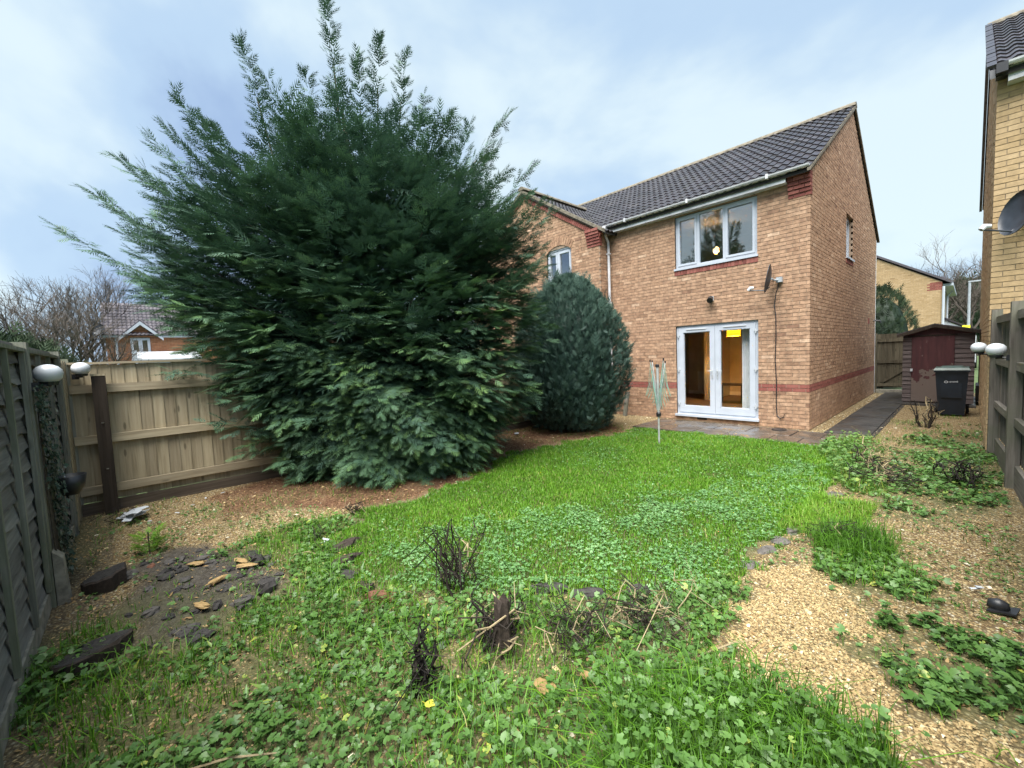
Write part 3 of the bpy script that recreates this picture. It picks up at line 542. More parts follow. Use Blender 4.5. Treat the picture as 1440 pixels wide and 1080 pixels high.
# ground materials
def groundmat(name, stones, base):
    m, t, b = newmat(name); p = pos(t); v = nd(t, 'ShaderNodeTexVoronoi', {'Vector': p, 'Scale': 62.0, 'Randomness': 1.0}); c = ramp(t, nd(t, 'ShaderNodeSeparateColor', {0: v.outputs['Color']}).outputs[0], stones)
    c = mixc(t, ramp(t, v.outputs['Distance'], [(.3, (0, 0, 0)), (.62, (.85,) * 3)]), c, base); A = lambda n: nd(t, 'ShaderNodeAttribute', attribute_name=n).outputs['Fac']
    ndl = ramp(t, noise(t, p, 34, 5, .7), [(.3, (.06, .03, .018)), (.55, (.15, .078, .042)), (.75, (.26, .15, .085))]); c = mixc(t, A('needle'), c, ndl)
    sl = ramp(t, noise(t, p, 20, 6, .7), [(.3, (.028, .026, .024)), (.55, (.065, .06, .053)), (.8, (.13, .118, .10))]); c = mixc(t, A('soil'), c, sl)
    gn = ramp(t, noise(t, p, 28, 5, .7), [(.3, (.055, .06, .022)), (.6, (.12, .12, .05)), (.8, (.22, .19, .10))]); c = mixc(t, A('green'), c, gn)
    t.links.new(c, b.inputs['Base Color']); b.inputs['Roughness'].default_value = .85; b.inputs['Specular IOR Level'].default_value = .25
    h = nd(t, 'ShaderNodeMath', {0: noise(t, p, 40, 5, .7), 1: v.outputs['Distance']}, operation='SUBTRACT').outputs[0]; bump(t, b, h, .8, .02)
GST = [(0, (.15, .10, .045)), (.3, (.30, .21, .095)), (.65, (.40, .305, .15)), (.9, (.50, .42, .25)), (1, (.62, .57, .43))]
groundmat('gravel_ground', GST, (.10, .066, .035))
x0, x1, y0, y1, st = -5.05, 2.75, -10.6, 9.2, .06
nx, ny = int((x1 - x0) / st), int((y1 - y0) / st); gx, gy = np.meshgrid(np.linspace(x0, x1, nx), np.linspace(y0, y1, ny)); X, Y = gx.ravel(), gy.ravel()
near_h = np.where((Y > -1.6) & (X > -3.2) & (X < .9), -.015, 0) + np.where(Y > -.4, -.01, 0)
Z = gh(X, Y) * np.where(Y > -1.8, .3, 1) + near_h; V = np.c_[X, Y, Z]; idx = np.arange(nx * ny).reshape(ny, nx); Q = np.c_[idx[:-1, :-1].ravel(), idx[:-1, 1:].ravel(), idx[1:, 1:].ravel(), idx[1:, :-1].ravel()]
me = npmesh('garden_ground', V, Q)
def blur(a, k=2):
    a = a.reshape(ny, nx).astype(float)
    for _ in range(k): a = (a + np.roll(a, 1, 0) + np.roll(a, -1, 0) + np.roll(a, 1, 1) + np.roll(a, -1, 1)) / 5
    return a.ravel()
lw = soft('lawn', X, Y, .08); wd = sum(soft(k, X, Y).astype(float) for k in ('weed_front', 'weed_left', 'weed_r1', 'weed_r2', 'weed_r3', 'weed_r3b', 'clump'))
att = {'needle': blur(soft('needle', X, Y), 4) * np.clip(fnoise(X, Y, 2.5, 6) * 1.8, 0, 1), 'soil': np.clip(blur(soft('soil', X, Y), 3) * .9 + np.where(Y < -10.0, .45, 0), 0, 1),
       'green': np.clip(blur(lw, 1) + blur(np.clip(wd, 0, 1), 3) * np.clip(fnoise(X, Y, 3, 12) * 1.5, 0, .85) + np.clip((fnoise(X, Y, 1.4, 15) - .55) * 2.2, 0, .55), 0, 1)}
for k, a in att.items(): q = me.attributes.new(k, 'FLOAT', 'POINT'); q.data.foreach_set('value', np.ascontiguousarray(a, np.float32))
me.shade_smooth(); link('garden_ground', me, 'gravel_ground', kind='structure')
m, t, b = newmat('terrain'); c = ramp(t, noise(t, pos(t), .6, 6, .65), [(.3, (.035, .06, .015)), (.6, (.06, .095, .025)), (.8, (.09, .10, .04))]); t.links.new(c, b.inputs['Base Color']); b.inputs['Roughness'].default_value = .95
link('terrain', MB().add([(-600, -600, -.09), (600, -600, -.09), (600, 600, -.09), (-600, 600, -.09)], [(0, 1, 2, 3)]).mesh('terrain'), 'terrain', kind='structure')
# patio slabs and side path
def slabmat(name, dark, light, wet):
    m, t, b = newmat(name); p = pos(t); o = nd(t, 'ShaderNodeObjectInfo').outputs['Random']; n = noise(t, p, 3.2, 6, .62); c = ramp(t, n, [(.28, dark), (.7, light)]); c = mixc(t, .45, c, ramp(t, o, [(0, (.36,) * 3), (1, (.62,) * 3)]), 'OVERLAY')
    t.links.new(c, b.inputs['Base Color']); t.links.new(ramp(t, noise(t, p, 2.1, 3), [(.42, (wet,) * 3), (.62, (.6,) * 3)]), b.inputs['Roughness']); bump(t, b, noise(t, p, 60, 4), .12, .004)
slabmat('slab', (.045, .036, .03), (.10, .082, .066), .08); slabmat('slab_dark', (.022, .021, .02), (.055, .051, .046), .3)
pt = link('patio', MB().box((-3.0, -1.53, -.06), (.86, -.22, -.004)).mesh('patio'), 'dark_gap', kind='structure')
bx = [-2.98, -2.22, -1.46, -.86, -.10, .36, .84]; rows = [(-1.52, -.93), (-.92, -.235)]
for r, (ya, yb_) in enumerate(rows):
    for i in range(len(bx) - 1):
        a, b_ = bx[i] + (.0 if r else -.22 * (0 < i)), bx[i + 1] - .014 - (0 if r or i == len(bx) - 2 else .22); z = .016 + random.uniform(-.004, .004); e_ = .008
        mb = MB(); mb.add([(a, ya, -.03), (b_, ya, -.03), (b_, yb_, -.03), (a, yb_, -.03), (a, ya, z - e_), (b_, ya, z - e_), (b_, yb_, z - e_), (a, yb_, z - e_), (a + e_, ya + e_, z), (b_ - e_, ya + e_, z), (b_ - e_, yb_ - e_, z), (a + e_, yb_ - e_, z)],
            [(0, 1, 5, 4), (1, 2, 6, 5), (2, 3, 7, 6), (3, 0, 4, 7), (4, 5, 9, 8), (5, 6, 10, 9), (6, 7, 11, 10), (7, 4, 8, 11), (8, 9, 10, 11)]); part('slab', mb, 'slab', pt)
pa = link('side_path', MB().box((.27, -.2, -.06), (1.0, 8.6, -.002)).mesh('side_path'), 'dark_gap', kind='structure'); y = -.19
while y < 8.4:
    L = .6 if y > .3 else .58; z = .018 + random.uniform(-.003, .003); part('slab', MB().box((.275, y, -.02), (.93 if y < 4.9 else .86, y + L - .012, z)), 'slab_dark', pa); y += L
link('shed_base', MB().box((.80, 5.1, -.05), (2.24, 7.6, .03)).mesh('shed_base'), 'slab_dark', kind='structure')
single('drain_cover', MB().lathe([(.13, .020), (.13, .032), (.10, .034)], (-.42, -.37, 0), 16), 'black_plastic', 'round black drain cover set in the patio beside the house corner', 'drain cover')
# ================================================================ fences
def place(name, me, mat, parent, p, ang): return link(name, me, mat, parent, p, ang)
def feather_fence(name, label, p0, p1, nrm, H_, rails, m_board, m_rail, m_post, bw=.118, posts=(), gb=.15, cap=True, post_h=None, mgb='gravel_board', bz=None):
    p0, p1 = np.array(p0, float), np.array(p1, float); L = np.linalg.norm(p1 - p0); d = (p1 - p0) / L; n = np.array(nrm, float); ang = math.atan2(d[1], d[0]); F = thing(name, label, 'fence', (p0[0], p0[1], 0)); vs = []
    for k in range(4):
        mb = MB(); w = bw + .012; mb.add([(0, 0, gb + .001), (w, -.012, gb + .001), (w, .004, gb + .001), (0, .006, gb + .001)] + [(0, 0, H_ - .003 * k), (w, -.012, H_ - .003 * k), (w, .004, H_ - .003 * k), (0, .006, H_ - .003 * k)], [(0, 3, 2, 1), (4, 5, 6, 7), (0, 1, 5, 4), (1, 2, 6, 5), (2, 3, 7, 6), (3, 0, 4, 7)]); vs.append(mb.mesh('board'))
    sg = 1 if np.dot(np.array((-d[1], d[0])), n) > 0 else -1
    for i in range(int(L / bw)):
        q = p0 + d * i * bw - n * .012 * sg * 0; place('board', vs[i % 4], m_board, F, (q[0], q[1], random.uniform(-.004, .004)), ang + random.uniform(-.006, .006))
    seg = np.array([0, *[s for s in posts], L]); 
    for z, h in rails:
        for a, b_ in zip(seg[:-1], seg[1:]):
            if b_ - a < .1: continue
            c = p0 + d * (a + b_) / 2 + n * .042; mb = MB(); mb.obox((c[0], c[1], z + h / 2), (d[0], d[1], 0), (n[0], n[1], 0), (0, 0, 1), (b_ - a) / 2 - .004, .024, h / 2); part('rail', mb, m_rail, F)
    for a, b_ in zip(seg[:-1], seg[1:]):
        if b_ - a < .1: continue
        c = p0 + d * (a + b_) / 2 + n * .03; mb = MB(); mb.obox((c[0], c[1], gb / 2 - .03), (d[0], d[1], 0), (n[0], n[1], 0), (0, 0, 1), (b_ - a) / 2 - .004, .02, gb / 2 + .03); part('base_board', mb, mgb, F)
        if cap: c = p0 + d * (a + b_) / 2 + n * .012; mb = MB(); mb.obox((c[0], c[1], H_ + .014), (d[0], d[1], 0), (n[0], n[1], 0), (0, 0, 1), (b_ - a) / 2 - .004, .034, .013); part('cap', mb, m_rail, F)
    for s in posts:
        c = p0 + d * s + n * .06; mb = MB(); h = post_h or H_ + .05; mb.obox((c[0], c[1], h / 2 - .1), (d[0], d[1], 0), (n[0], n[1], 0), (0, 0, 1), .05, .05, h / 2 + .1); part('post', mb, m_post, F)
    return F
feather_fence('board_fence', 'pale new timber board fence with three rails behind the big conifer', (-5.0, -10.33), (-5.0, -.5), (1, 0), 1.80, [(1.46, .10), (.85, .10), (.24, .10)], 'wood_new', 'wood_new_y', 'wood_new', gb=.14)
tp_ = thing('fence_post', 'dark brown timber post with pale top against the pale board fence', 'post', (-4.85, -10.06, 0)); part('shaft', MB().box((-4.91, -10.13, -.1), (-4.80, -10.01, 1.66)), 'wood_dark', tp_); part('cap', MB().box((-4.915, -10.135, 1.661), (-4.795, -10.005, 1.685)), 'wood_new', tp_)
for z in (.55, 1.1): part('bolt', MB().lathe([(.012, 0), (.012, .01)], (-4.795, -10.07, z), 8), 'metal', tp_)
def rx(Y): return 2.31 + .053 * (-.8 - Y)
RF = feather_fence('board_fence', 'weathered grey board fence with rails running up to the yellow brick house', (rx(-.78) + .10, -.78), (rx(-10.4) + .10, -10.4), (-1, -.053), 1.97, [(1.87, .09), (1.31, .09), (.70, .09)], 'wood_grey', 'wood_grey_y', 'wood_grey', posts=(.05, 1.87, 3.7, 5.5, 7.3), gb=.26, post_h=2.06, cap=False, mgb='wood_grey_y')
# lap panel fence along the bottom of the garden
LF = thing('lap_panel_fence', 'dark weathered lap panel fence with ivy and pale battens', 'fence', (-2, -10.38, 0)); FYY = -10.37
lv = []
for k in range(5):
    mb = MB(); n = 16; V_ = []
    for i in range(n + 1):
        u = 1.80 * i / n; wv = .012 * math.sin(u * 5 + k * 2) + .008 * math.sin(u * 13 + k); V_ += [(u, .018, wv), (u, .006, wv), (u, -.008, .155), (u, -.016, .155)]
    F_ = []
    for i in range(n): a = 4 * i; F_ += [(a, a + 4, a + 7, a + 3), (a + 1, a + 2, a + 6, a + 5), (a, a + 1, a + 5, a + 4), (a + 3, a + 7, a + 6, a + 2)]
    mb.add(V_, F_); lv.append(mb.mesh('lap_board'))
pxs = [1.23, -.60, -2.43, -4.26]
for a, b_ in zip(pxs[1:], pxs[:-1]):
    pn = part('panel', MB().box((a + .05, FYY - .03, .12), (b_ - .05, FYY - .022, 1.86)), 'wood_dark', LF)
    for i in range(15): place('lap_board', lv[(i * 3 + int(a * 7)) % 5], 'lap', pn, (a + .015, FYY, .13 + i * .117), 0)
    for u in (.06, .62, 1.2, 1.75): part('batten', MB().box((a + u, FYY + .019, .13), (a + u + .038, FYY + .045, 1.86)), 'batten', pn)
    part('cap', MB().box((a + .03, FYY - .03, 1.861), (b_ - .03, FYY + .05, 1.885)), 'batten', pn); part('base_board', MB().box((a + .05, FYY - .02, -.1), (b_ - .05, FYY + .03, .12)), 'concrete', LF)
for x in pxs: part('post', MB().box((x - .05, FYY - .045, -.1), (x + .05, FYY + .055, 1.93)), 'batten', LF)
part('concrete_spur', MB().prism([(-2.51, FYY + .06, -.1), (-2.51, FYY + .06, .40), (-2.51, FYY + .11, .34), (-2.51, FYY + .13, -.1)], (.12, 0, 0)), 'concrete', LF)
bd = MB().box((0, -.01, .0), (.10, .01, 1.84)).mesh('board')
for i in range(7): place('board', bd, 'wood_new', LF, (-4.98 + i * .1, FYY + .02 + .012 * (i % 2), 0), 0)
part('corner_post', MB().box((-5.0, FYY - .06, -.1), (-4.985 + .0, FYY + .06, 1.87)), 'batten', LF)
# globe lights on brackets
def globe(label, c, base, group=None):
    T = thing('globe_light', label, 'garden light', tuple(base)); c = np.array(c); b0 = np.array(base)
    pr = [(.02, -.068), (.052, -.060), (.074, -.034), (.083, .0), (.077, .032), (.057, .056), (.03, .069), (.005, .073)]; part('globe', MB().lathe(pr, tuple(c), 20), 'globe_white', T, smooth=True)
    part('collar', MB().lathe([(.05, -.085), (.058, -.06), (.045, -.052)], tuple(c), 12), 'black_plastic', T); part('bracket', MB().tube([b0, (c[0], c[1], b0[2]), (c[0], c[1], c[2] - .08)], .014, 6).box(b0 - .03, b0 + .03), 'black_plastic', T)
globe('white globe garden light stained green, on the dark lap panel fence', (-2.62, -10.25, 1.70), (-2.43, -10.31, 1.61)); globe('white globe garden light on a bracket in the fence corner by the dark post', (-4.76, -10.20, 1.75), (-4.93, -10.26, 1.66))
globe('white globe light on the grey fence post touching the yellow brick house', (2.19, -.90, 1.54), (2.30, -.885, 1.45)); globe('white globe light on the second grey fence post from the yellow brick house', (2.30, -2.66, 1.54), (2.405, -2.66, 1.45))
# ================================================================ shed, gate, bin
SH = thing('shed', 'small weathered maroon garden shed with felt pitched roof', 'shed', (1.55, 6.3, .03)); SX0, SX1, SY = .90, 2.20, 5.5
part('frame', MB().box((SX0 + .03, SY + .03, .03), (SX1 - .03, 7.4, 1.80)).prism([(SX0 + .03, SY + .03, 1.80), (SX1 - .03, SY + .03, 1.80), (1.5, SY + .03, 2.0)], (0, 1.85, 0)), 'wood_dark', SH)
def clad(x0, x1, z0, z1, y):
    z = z0
    while z < z1 - .02:
        part('cladding_board', MB().prism([(x0, y + .022, z), (x0, y - .004, z), (x0, y + .016, min(z + .118, z1)), (x0, y + .022, min(z + .118, z1))], (x1 - x0, 0, 0)), 'shed_wood', SH); z += .115
clad(SX0, 1.07, .05, 1.82, SY); clad(1.86, SX1, .05, 1.82, SY)
part('gable_board', MB().prism([(SX0, SY + .0, 1.80), (SX1, SY + .0, 1.80), (1.5, SY, 2.02)], (0, .022, 0)), 'shed_door', SH)
dr_ = part('door', MB().box((1.075, SY - .012, .06), (1.855, SY + .018, 1.76)), 'shed_door', SH)
for i in range(1, 6): part('door_board', MB().box((1.08 + (i - 1) * .155, SY - .020, .065), (1.08 + i * .155 - .008, SY - .013, 1.755)), 'shed_door', dr_)
part('padlock', MB().box((1.055, SY - .05, .86), (1.10, SY - .021, .93)), 'white_paint', dr_); part('lintel', MB().box((1.0, SY - .03, 1.765), (1.90, SY + .01, 1.80)), 'wood_dark', SH)
for s, xe in ((-1, SX0 - .12), (1, SX1 + .16)): part('roof', MB().prism([(1.5, SY - .12, 2.085), (xe, SY - .12, 1.86), (xe, SY - .12, 1.82), (1.5, SY - .12, 2.045)], (0, 2.1, 0)), 'felt', SH)
for s, xe in ((-1, SX0 - .11), (1, SX1 + .15)): part('barge_board', MB().prism([(1.5, SY - .14, 2.06), (xe, SY - .14, 1.835), (xe, SY - .14, 1.76), (1.5, SY - .14, 1.985)], (0, .019, 0)), 'wood_dark', SH)
single('gap_fill', MB().tube([(2.25, 6.2, .35), (2.30, 5.75, .2), (2.30, 5.6, .5)], .03, 6).prism([(2.23, 5.7, .1), (2.23, 6.4, .1), (2.23, 6.6, .5), (2.23, 5.5, .5)], (.1, 0, 0)), 'black_plastic', 'black clutter wedged between the shed and the yellow brick wall', 'filler')  # black shape standing in for the shaded gap beside the shed
GT = thing('garden_gate', 'brown wooden board gate with diagonal brace beside the house', 'gate', (.4, 8.62, 0))
for i in range(9): part('board', MB().box((.03 + i * .11, 8.63, .16), (.135 + i * .11, 8.648, 1.92)), 'gate_wood', GT)
for z in (.20, .96, 1.66): part('rail', MB().box((.04, 8.59, z), (1.0, 8.629, z + .1)), 'gate_wood', GT)
part('brace', MB().obox((.52, 8.605, .63), (.78, 0, .62), (0, 1, 0), (-.62, 0, .78), .47, .018, .045), 'gate_wood', GT)
part('post', MB().box((-.055, 8.60, -.05), (.022, 8.70, 1.96)), 'gate_wood', GT); part('post', MB().box((1.03, 8.60, -.05), (1.12, 8.70, 1.96)), 'gate_wood', GT); part('threshold', MB().box((.03, 8.45, -.05), (1.02, 8.58, .10)), 'concrete', GT)
BN = thing('wheelie_bin', 'dark wheelie bin with green lid in front of the shed', 'bin', (1.86, 3.55, 0))
def frust(mb, x0, x1, y0, y1, z0, X0, X1, Y0, Y1, z1): mb.add([(x0, y0, z0), (x1, y0, z0), (x1, y1, z0), (x0, y1, z0), (X0, Y0, z1), (X1, Y0, z1), (X1, Y1, z1), (X0, Y1, z1)], [(0, 3, 2, 1), (4, 5, 6, 7), (0, 1, 5, 4), (1, 2, 6, 5), (2, 3, 7, 6), (3, 0, 4, 7)]); return mb
mb = MB(); frust(mb, 1.66, 2.06, 3.36, 3.80, .02, 1.605, 2.105, 3.28, 3.94, .96); mb.box((1.585, 3.26, .955), (2.125, 3.96, 1.0)); mb.box((1.70, 3.30, .4), (2.01, 3.33, .93)); part('body', mb, 'bin_body', BN)
mb = MB(); frust(mb, 1.575, 2.135, 3.24, 3.98, 1.001, 1.60, 2.11, 3.27, 3.96, 1.05); frust(mb, 1.66, 2.05, 3.32, 3.9, 1.051, 1.70, 2.01, 3.36, 3.86, 1.075); part('lid', mb, 'bin_lid', BN)
part('lid_handle', MB().tube([(1.62, 3.99, 1.0), (2.09, 3.99, 1.0)], .018, 8), 'bin_body', BN)
for x in (1.60, 2.07): part('wheel', MB().tube([(x, 3.86, .11), (x + .055, 3.86, .11)], .11, 14), 'tyre', BN)
lg = MB(); cxl, czl = 1.775, .745; yl = 3.268
def bface(z): return 3.36 - .08 * (z - .02) / .94 - .006
lg.add([(cxl + r * math.cos(2 * math.pi * k / 14) * 1.15, bface(czl + r * math.sin(2 * math.pi * k / 14)), czl + r * math.sin(2 * math.pi * k / 14)) for r in (.026, .016) for k in range(14)], [(k, (k + 1) % 14, 14 + (k + 1) % 14, 14 + k) for k in range(14)])
for i in range(8):
    x = cxl + .045 + i * .017; h = .007 + .005 * (i % 3 == 1); lg.add([(x, bface(czl - h), czl - h), (x + .008, bface(czl - h), czl - h), (x + .008, bface(czl + h), czl + h + .002 * i), (x, bface(czl + h), czl + h + .002 * i)], [(0, 1, 2, 3)])
lg.add([(cxl + .03, bface(czl), czl - .003), (cxl + .185, bface(czl), czl + .002), (cxl + .185, bface(czl), czl + .007), (cxl + .03, bface(czl), czl + .003)], [(0, 1, 2, 3)])
part('emblem', lg, 'white_paint', BN)
# ================================================================ fittings on the walls
def dish(label, c, facing, wall, size=.26, arm=.34):
    c = np.array(c, float); f = np.array(facing, float); f /= np.linalg.norm(f); r = np.cross(f, (0, 0, 1)); r /= np.linalg.norm(r); u = np.cross(r, f); D = thing('satellite_dish', label, 'satellite dish', tuple(np.array(wall)))
    V_ = []; n = 20; rings = [(0, 0), (.35, .015), (.7, .05), (1, .10)]
    for back in (0, .012):
        for q, dz in rings:
            for k in range(n): th = 2 * math.pi * k / n; V_.append(c + (r * math.cos(th) * .92 + u * math.sin(th) * 1.08) * q * size + f * (dz * size * 2.2 - .03 - back))
    F_ = []
    for s in (0, 1):
        o = s * 4 * n
        for i in range(3):
            for k in range(n): q = (o + i * n + k, o + i * n + (k + 1) % n, o + (i + 1) * n + (k + 1) % n, o + (i + 1) * n + k); F_.append(q if s else q[::-1])
    for k in range(n): F_.append((3 * n + k, 3 * n + (k + 1) % n, 7 * n + (k + 1) % n, 7 * n + k))
    part('reflector', MB().add(V_, F_), 'dish_grey', D, smooth=True); e_ = c - u * size * .9 + f * .02; ft = e_ + f * arm - u * .02
    part('feed_arm', MB().tube([c - f * .05 - u * size * .6, e_, ft], .012, 6), 'dish_grey', D); part('feed_horn', MB().tube([ft, ft + u * .05 - f * .03, ft + u * .06 - f * .09], [.03, .035, .028], 8), 'upvc_old', D)
    wl = np.array(wall); part('bracket', MB().tube([wl, wl + (c - wl) * .55 + np.array((0, 0, -.02)), c - f * .05], .02, 8).box(wl - .05, wl + .05), 'galv', D); return D
dish('dark grey satellite dish beside the upstairs window of the french door house', (-.62, -.30, 3.02), (-.97, -.20, .18), (-.50, -.052, 3.0), .26, .30); dish('large dark satellite dish on the yellow brick wall above the fence', (2.50, -1.02, 3.30), (-.80, -.55, .22), (2.62, -.755, 3.2), .27, .33)
dish('small dark satellite dish at the corner of the orange brick house', (-25.75, -10.75, 3.75), (.9, -.3, .3), (-25.95, -10.45, 3.6), .30, .2)
cb_ = [(-.52, -.02, 2.92), (-.57, -.015, 2.75), (-.60, -.012, 2.5), (-.575, -.012, 2.3), (-.57, -.012, 1.9), (-.585, -.012, 1.4), (-.56, -.012, .9), (-.565, -.012, .45), (-.55, -.014, .25), (-.50, -.02, .19), (-.43, -.02, .22), (-.42, -.02, .29)]
single('cable', MB().tube(cb_, .009, 5), 'black_plastic', 'black cable running down the brick wall from the dish', 'cable')
fl = thing('security_light', 'small white security light with black head above the french doors', 'security light', (-1.84, 0, 2.8)); part('mount', MB().lathe([(.05, -.05), (.05, .05)], (-1.84, -.03, 2.80), 10), 'white_paint', fl); part('lamp_head', MB().tube([(-1.84, -.06, 2.82), (-1.82, -.12, 2.80), (-1.80, -.22, 2.74)], [.035, .055, .065], 10), 'black_plastic', fl); part('sensor', MB().lathe([(.03, 0), (.035, .03), (.02, .06)], (-1.88, -.09, 2.74), 8), 'white_paint', fl)
RD = thing('rotary_dryer', 'folded rotary clothes dryer with green lines standing on the lawn', 'clothes dryer', (-1.66, -2.82, 0)); dx, dy = -1.66, -2.82
part('ground_pole', MB().tube([(dx, dy, -.1), (dx, dy, .56)], .017, 8), 'alu', RD); part('main_pole', MB().tube([(dx, dy, .52), (dx - .01, dy, 1.40)], .024, 10), 'alu', RD); part('collar', MB().lathe([(.04, .50), (.042, .56), (.03, .58)], (dx, dy, 0), 10), 'black_plastic', RD); part('top_cap', MB().lathe([(.035, 1.39), (.035, 1.43), (.02, 1.44)], (dx - .01, dy, 0), 10), 'black_plastic', RD)
tips = []
for k in range(4):
    a = math.radians(45 + 90 * k + 20); tp2 = np.array((dx + .16 * math.cos(a), dy + .16 * math.sin(a), 1.47 + .02 * k)); tips.append(tp2); part('arm', MB().tube([(dx + .03 * math.cos(a), dy + .03 * math.sin(a), .62), (dx + .07 * math.cos(a), dy + .07 * math.sin(a), 1.05), tp2], .010, 6), 'alu', RD); part('arm_tip', MB().lathe([(.012, -.02), (.014, .02)], tuple(tp2), 6), 'black_plastic', RD)
ln = MB()
for k in range(4):
    for j in range(6):
        s = .35 + .12 * j; a = np.array((dx, dy, .62)) + (tips[k] - np.array((dx, dy, .62))) * s; b_ = np.array((dx, dy, .62)) + (tips[(k + 1) % 4] - np.array((dx, dy, .62))) * s; md = (a + b_) / 2; o = md - np.array((dx, dy, md[2])); md = md + o * (.8 + .5 * random.random()); md[2] = .62 + random.uniform(0, .12) + .04 * j
        ln.tube([a, (a * .6 + md * .4) + np.array((0, 0, -.10)), md, (b_ * .6 + md * .4) + np.array((0, 0, -.10)), b_], .0035, 4, False)
part('washing_line', ln, 'rubber_line', RD)
bl = thing('timber_board', 'pale weathered board leaning on the brick wall beside the blue green shrub', 'board', (-4.0, -.2, 0)); part('plank', MB().prism([(-4.06, -.26, 0), (-4.06, -.20, 0), (-4.06, -.05, .62), (-4.06, -.11, .62)], (.10, 0, 0)), 'wood_grey', bl)
# ================================================================ foliage
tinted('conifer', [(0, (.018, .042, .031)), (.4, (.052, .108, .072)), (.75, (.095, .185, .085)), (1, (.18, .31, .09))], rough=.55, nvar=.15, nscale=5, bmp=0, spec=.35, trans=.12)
tinted('blue_conifer', [(0, (.010, .026, .021)), (.5, (.036, .076, .060)), (1, (.10, .17, .125))], rough=.55, nvar=.15, nscale=5, bmp=0, spec=.35, trans=.1)
tinted('dark_hedge', [(0, (.010, .022, .012)), (.5, (.024, .045, .022)), (1, (.05, .08, .035))], rough=.6, nvar=.2, nscale=3, bmp=0)
tinted('grass', [(0, (.035, .09, .010)), (.4, (.085, .215, .014)), (.75, (.15, .32, .024)), (.92, (.24, .34, .05)), (1, (.36, .33, .13))], rough=.5, nvar=.12, nscale=2, bmp=0, spec=.3, trans=.3)
tinted('weed', [(0, (.032, .07, .016)), (.4, (.07, .152, .032)), (.75, (.125, .235, .06)), (.93, (.22, .30, .06)), (1, (.42, .42, .07))], rough=.42, nvar=.12, nscale=3, bmp=0, spec=.4, trans=.22)
tinted('clover', [(0, (.05, .125, .035)), (.4, (.10, .225, .07)), (.75, (.16, .31, .115)), (1, (.27, .42, .18))], rough=.45, nvar=.1, nscale=3, bmp=0, spec=.4, trans=.2)
tinted('ivy', [(0, (.02, .045, .03)), (.6, (.06, .095, .07)), (1, (.20, .23, .19))], rough=.5, nvar=.1, bmp=0, trans=.1)
tinted('bark', [(0, (.030, .024, .018)), (.5, (.07, .056, .042)), (1, (.13, .11, .085))], nvar=.4, nscale=30)
tinted('twig', [(0, (.040, .033, .026)), (.5, (.072, .06, .05)), (1, (.12, .10, .085))], nvar=.2)
tinted('dead_stem', [(0, (.008, .006, .005)), (.5, (.026, .020, .015)), (.85, (.075, .055, .036)), (1, (.30, .24, .14))], nvar=.3, nscale=40, rough=.8)
tinted('stone', GST, rough=.7, nvar=.3, nscale=40, bmp=0, spec=.3)
tinted('needle_litter', [(0, (.06, .028, .016)), (.5, (.15, .075, .038)), (1, (.28, .17, .095))], nvar=.2, bmp=0)
tinted('rock', [(0, (.02, .018, .017)), (.5, (.05, .046, .043)), (1, (.11, .10, .09))], nvar=.45, nscale=25, bmp=.8)
tinted('log_bark', [(0, (.018, .014, .012)), (.5, (.045, .034, .027)), (1, (.11, .065, .04))], nvar=.5, nscale=30, bmp=.8)
tinted('terracotta', [(0, (.08, .035, .024)), (1, (.22, .10, .06))], nvar=.3)
tinted('tan_leaf', [(0, (.22, .13, .055)), (1, (.45, .31, .14))], nvar=.3, nscale=30, rough=.6, trans=.2)
tinted('yellow_leaf', [(0, (.45, .42, .03)), (1, (.65, .60, .08))], nvar=.2, nscale=30, rough=.6, trans=.3)
def unit(a): return a / (np.linalg.norm(a, axis=-1, keepdims=True) + 1e-9)
def stamp(TV, TT, P, A, N, s, tint, tip=None):
    """place a template (TV: x along A, y across, z along N) at every P"""
    A = unit(A); B = unit(np.cross(N, A)); N = np.cross(A, B); s = np.asarray(s)[:, None, None] if np.ndim(s) else s
    V = P[:, None, :] + s * (TV[None, :, 0:1] * A[:, None] + TV[None, :, 1:2] * B[:, None] + TV[None, :, 2:3] * N[:, None]); n, k = len(P), len(TV)
    T = (TT[None] + (np.arange(n) * k)[:, None, None]).reshape(-1, TT.shape[1]); tn = np.repeat(tint, k) if tip is None else (tint[:, None] + tip[None]).ravel()
    return V.reshape(-1, 3), T, np.clip(tn, 0, 1)
def spray_template(n=7, ang=38, w=.05, seed=0, curl=.12):
    r = random.Random(seed); V = []; T = []; tp = []
    def blade(x, y, z, a, L, ww):
        dx, dy = math.cos(a), math.sin(a); k = len(V); m = .45
        V.extend([(x - dy * ww, y + dx * ww, z), (x + dx * L, y + dy * L, z - curl * L), (x + dy * ww, y - dx * ww, z)]); T.append((k, k + 1, k + 2)); tp.extend([-.05, .2, -.05])
    for i in range(n):
        t = (i + .3) / n; L = .56 * (1 - t) ** .7 * (.6 + .4 * min(1, t * 4)) + .10
        for s in (-1, 1): blade(t * .82, 0, -curl * t * t, s * math.radians(ang + r.uniform(-8, 8)), L * r.uniform(.8, 1.15), w * (.6 + .5 * L))
    blade(.6, 0, -curl * .4, 0, .42, w * .6); return np.array(V, float), np.array(T), np.array(tp)
SPR = [spray_template(4, 36, .055, i) for i in range(3)]
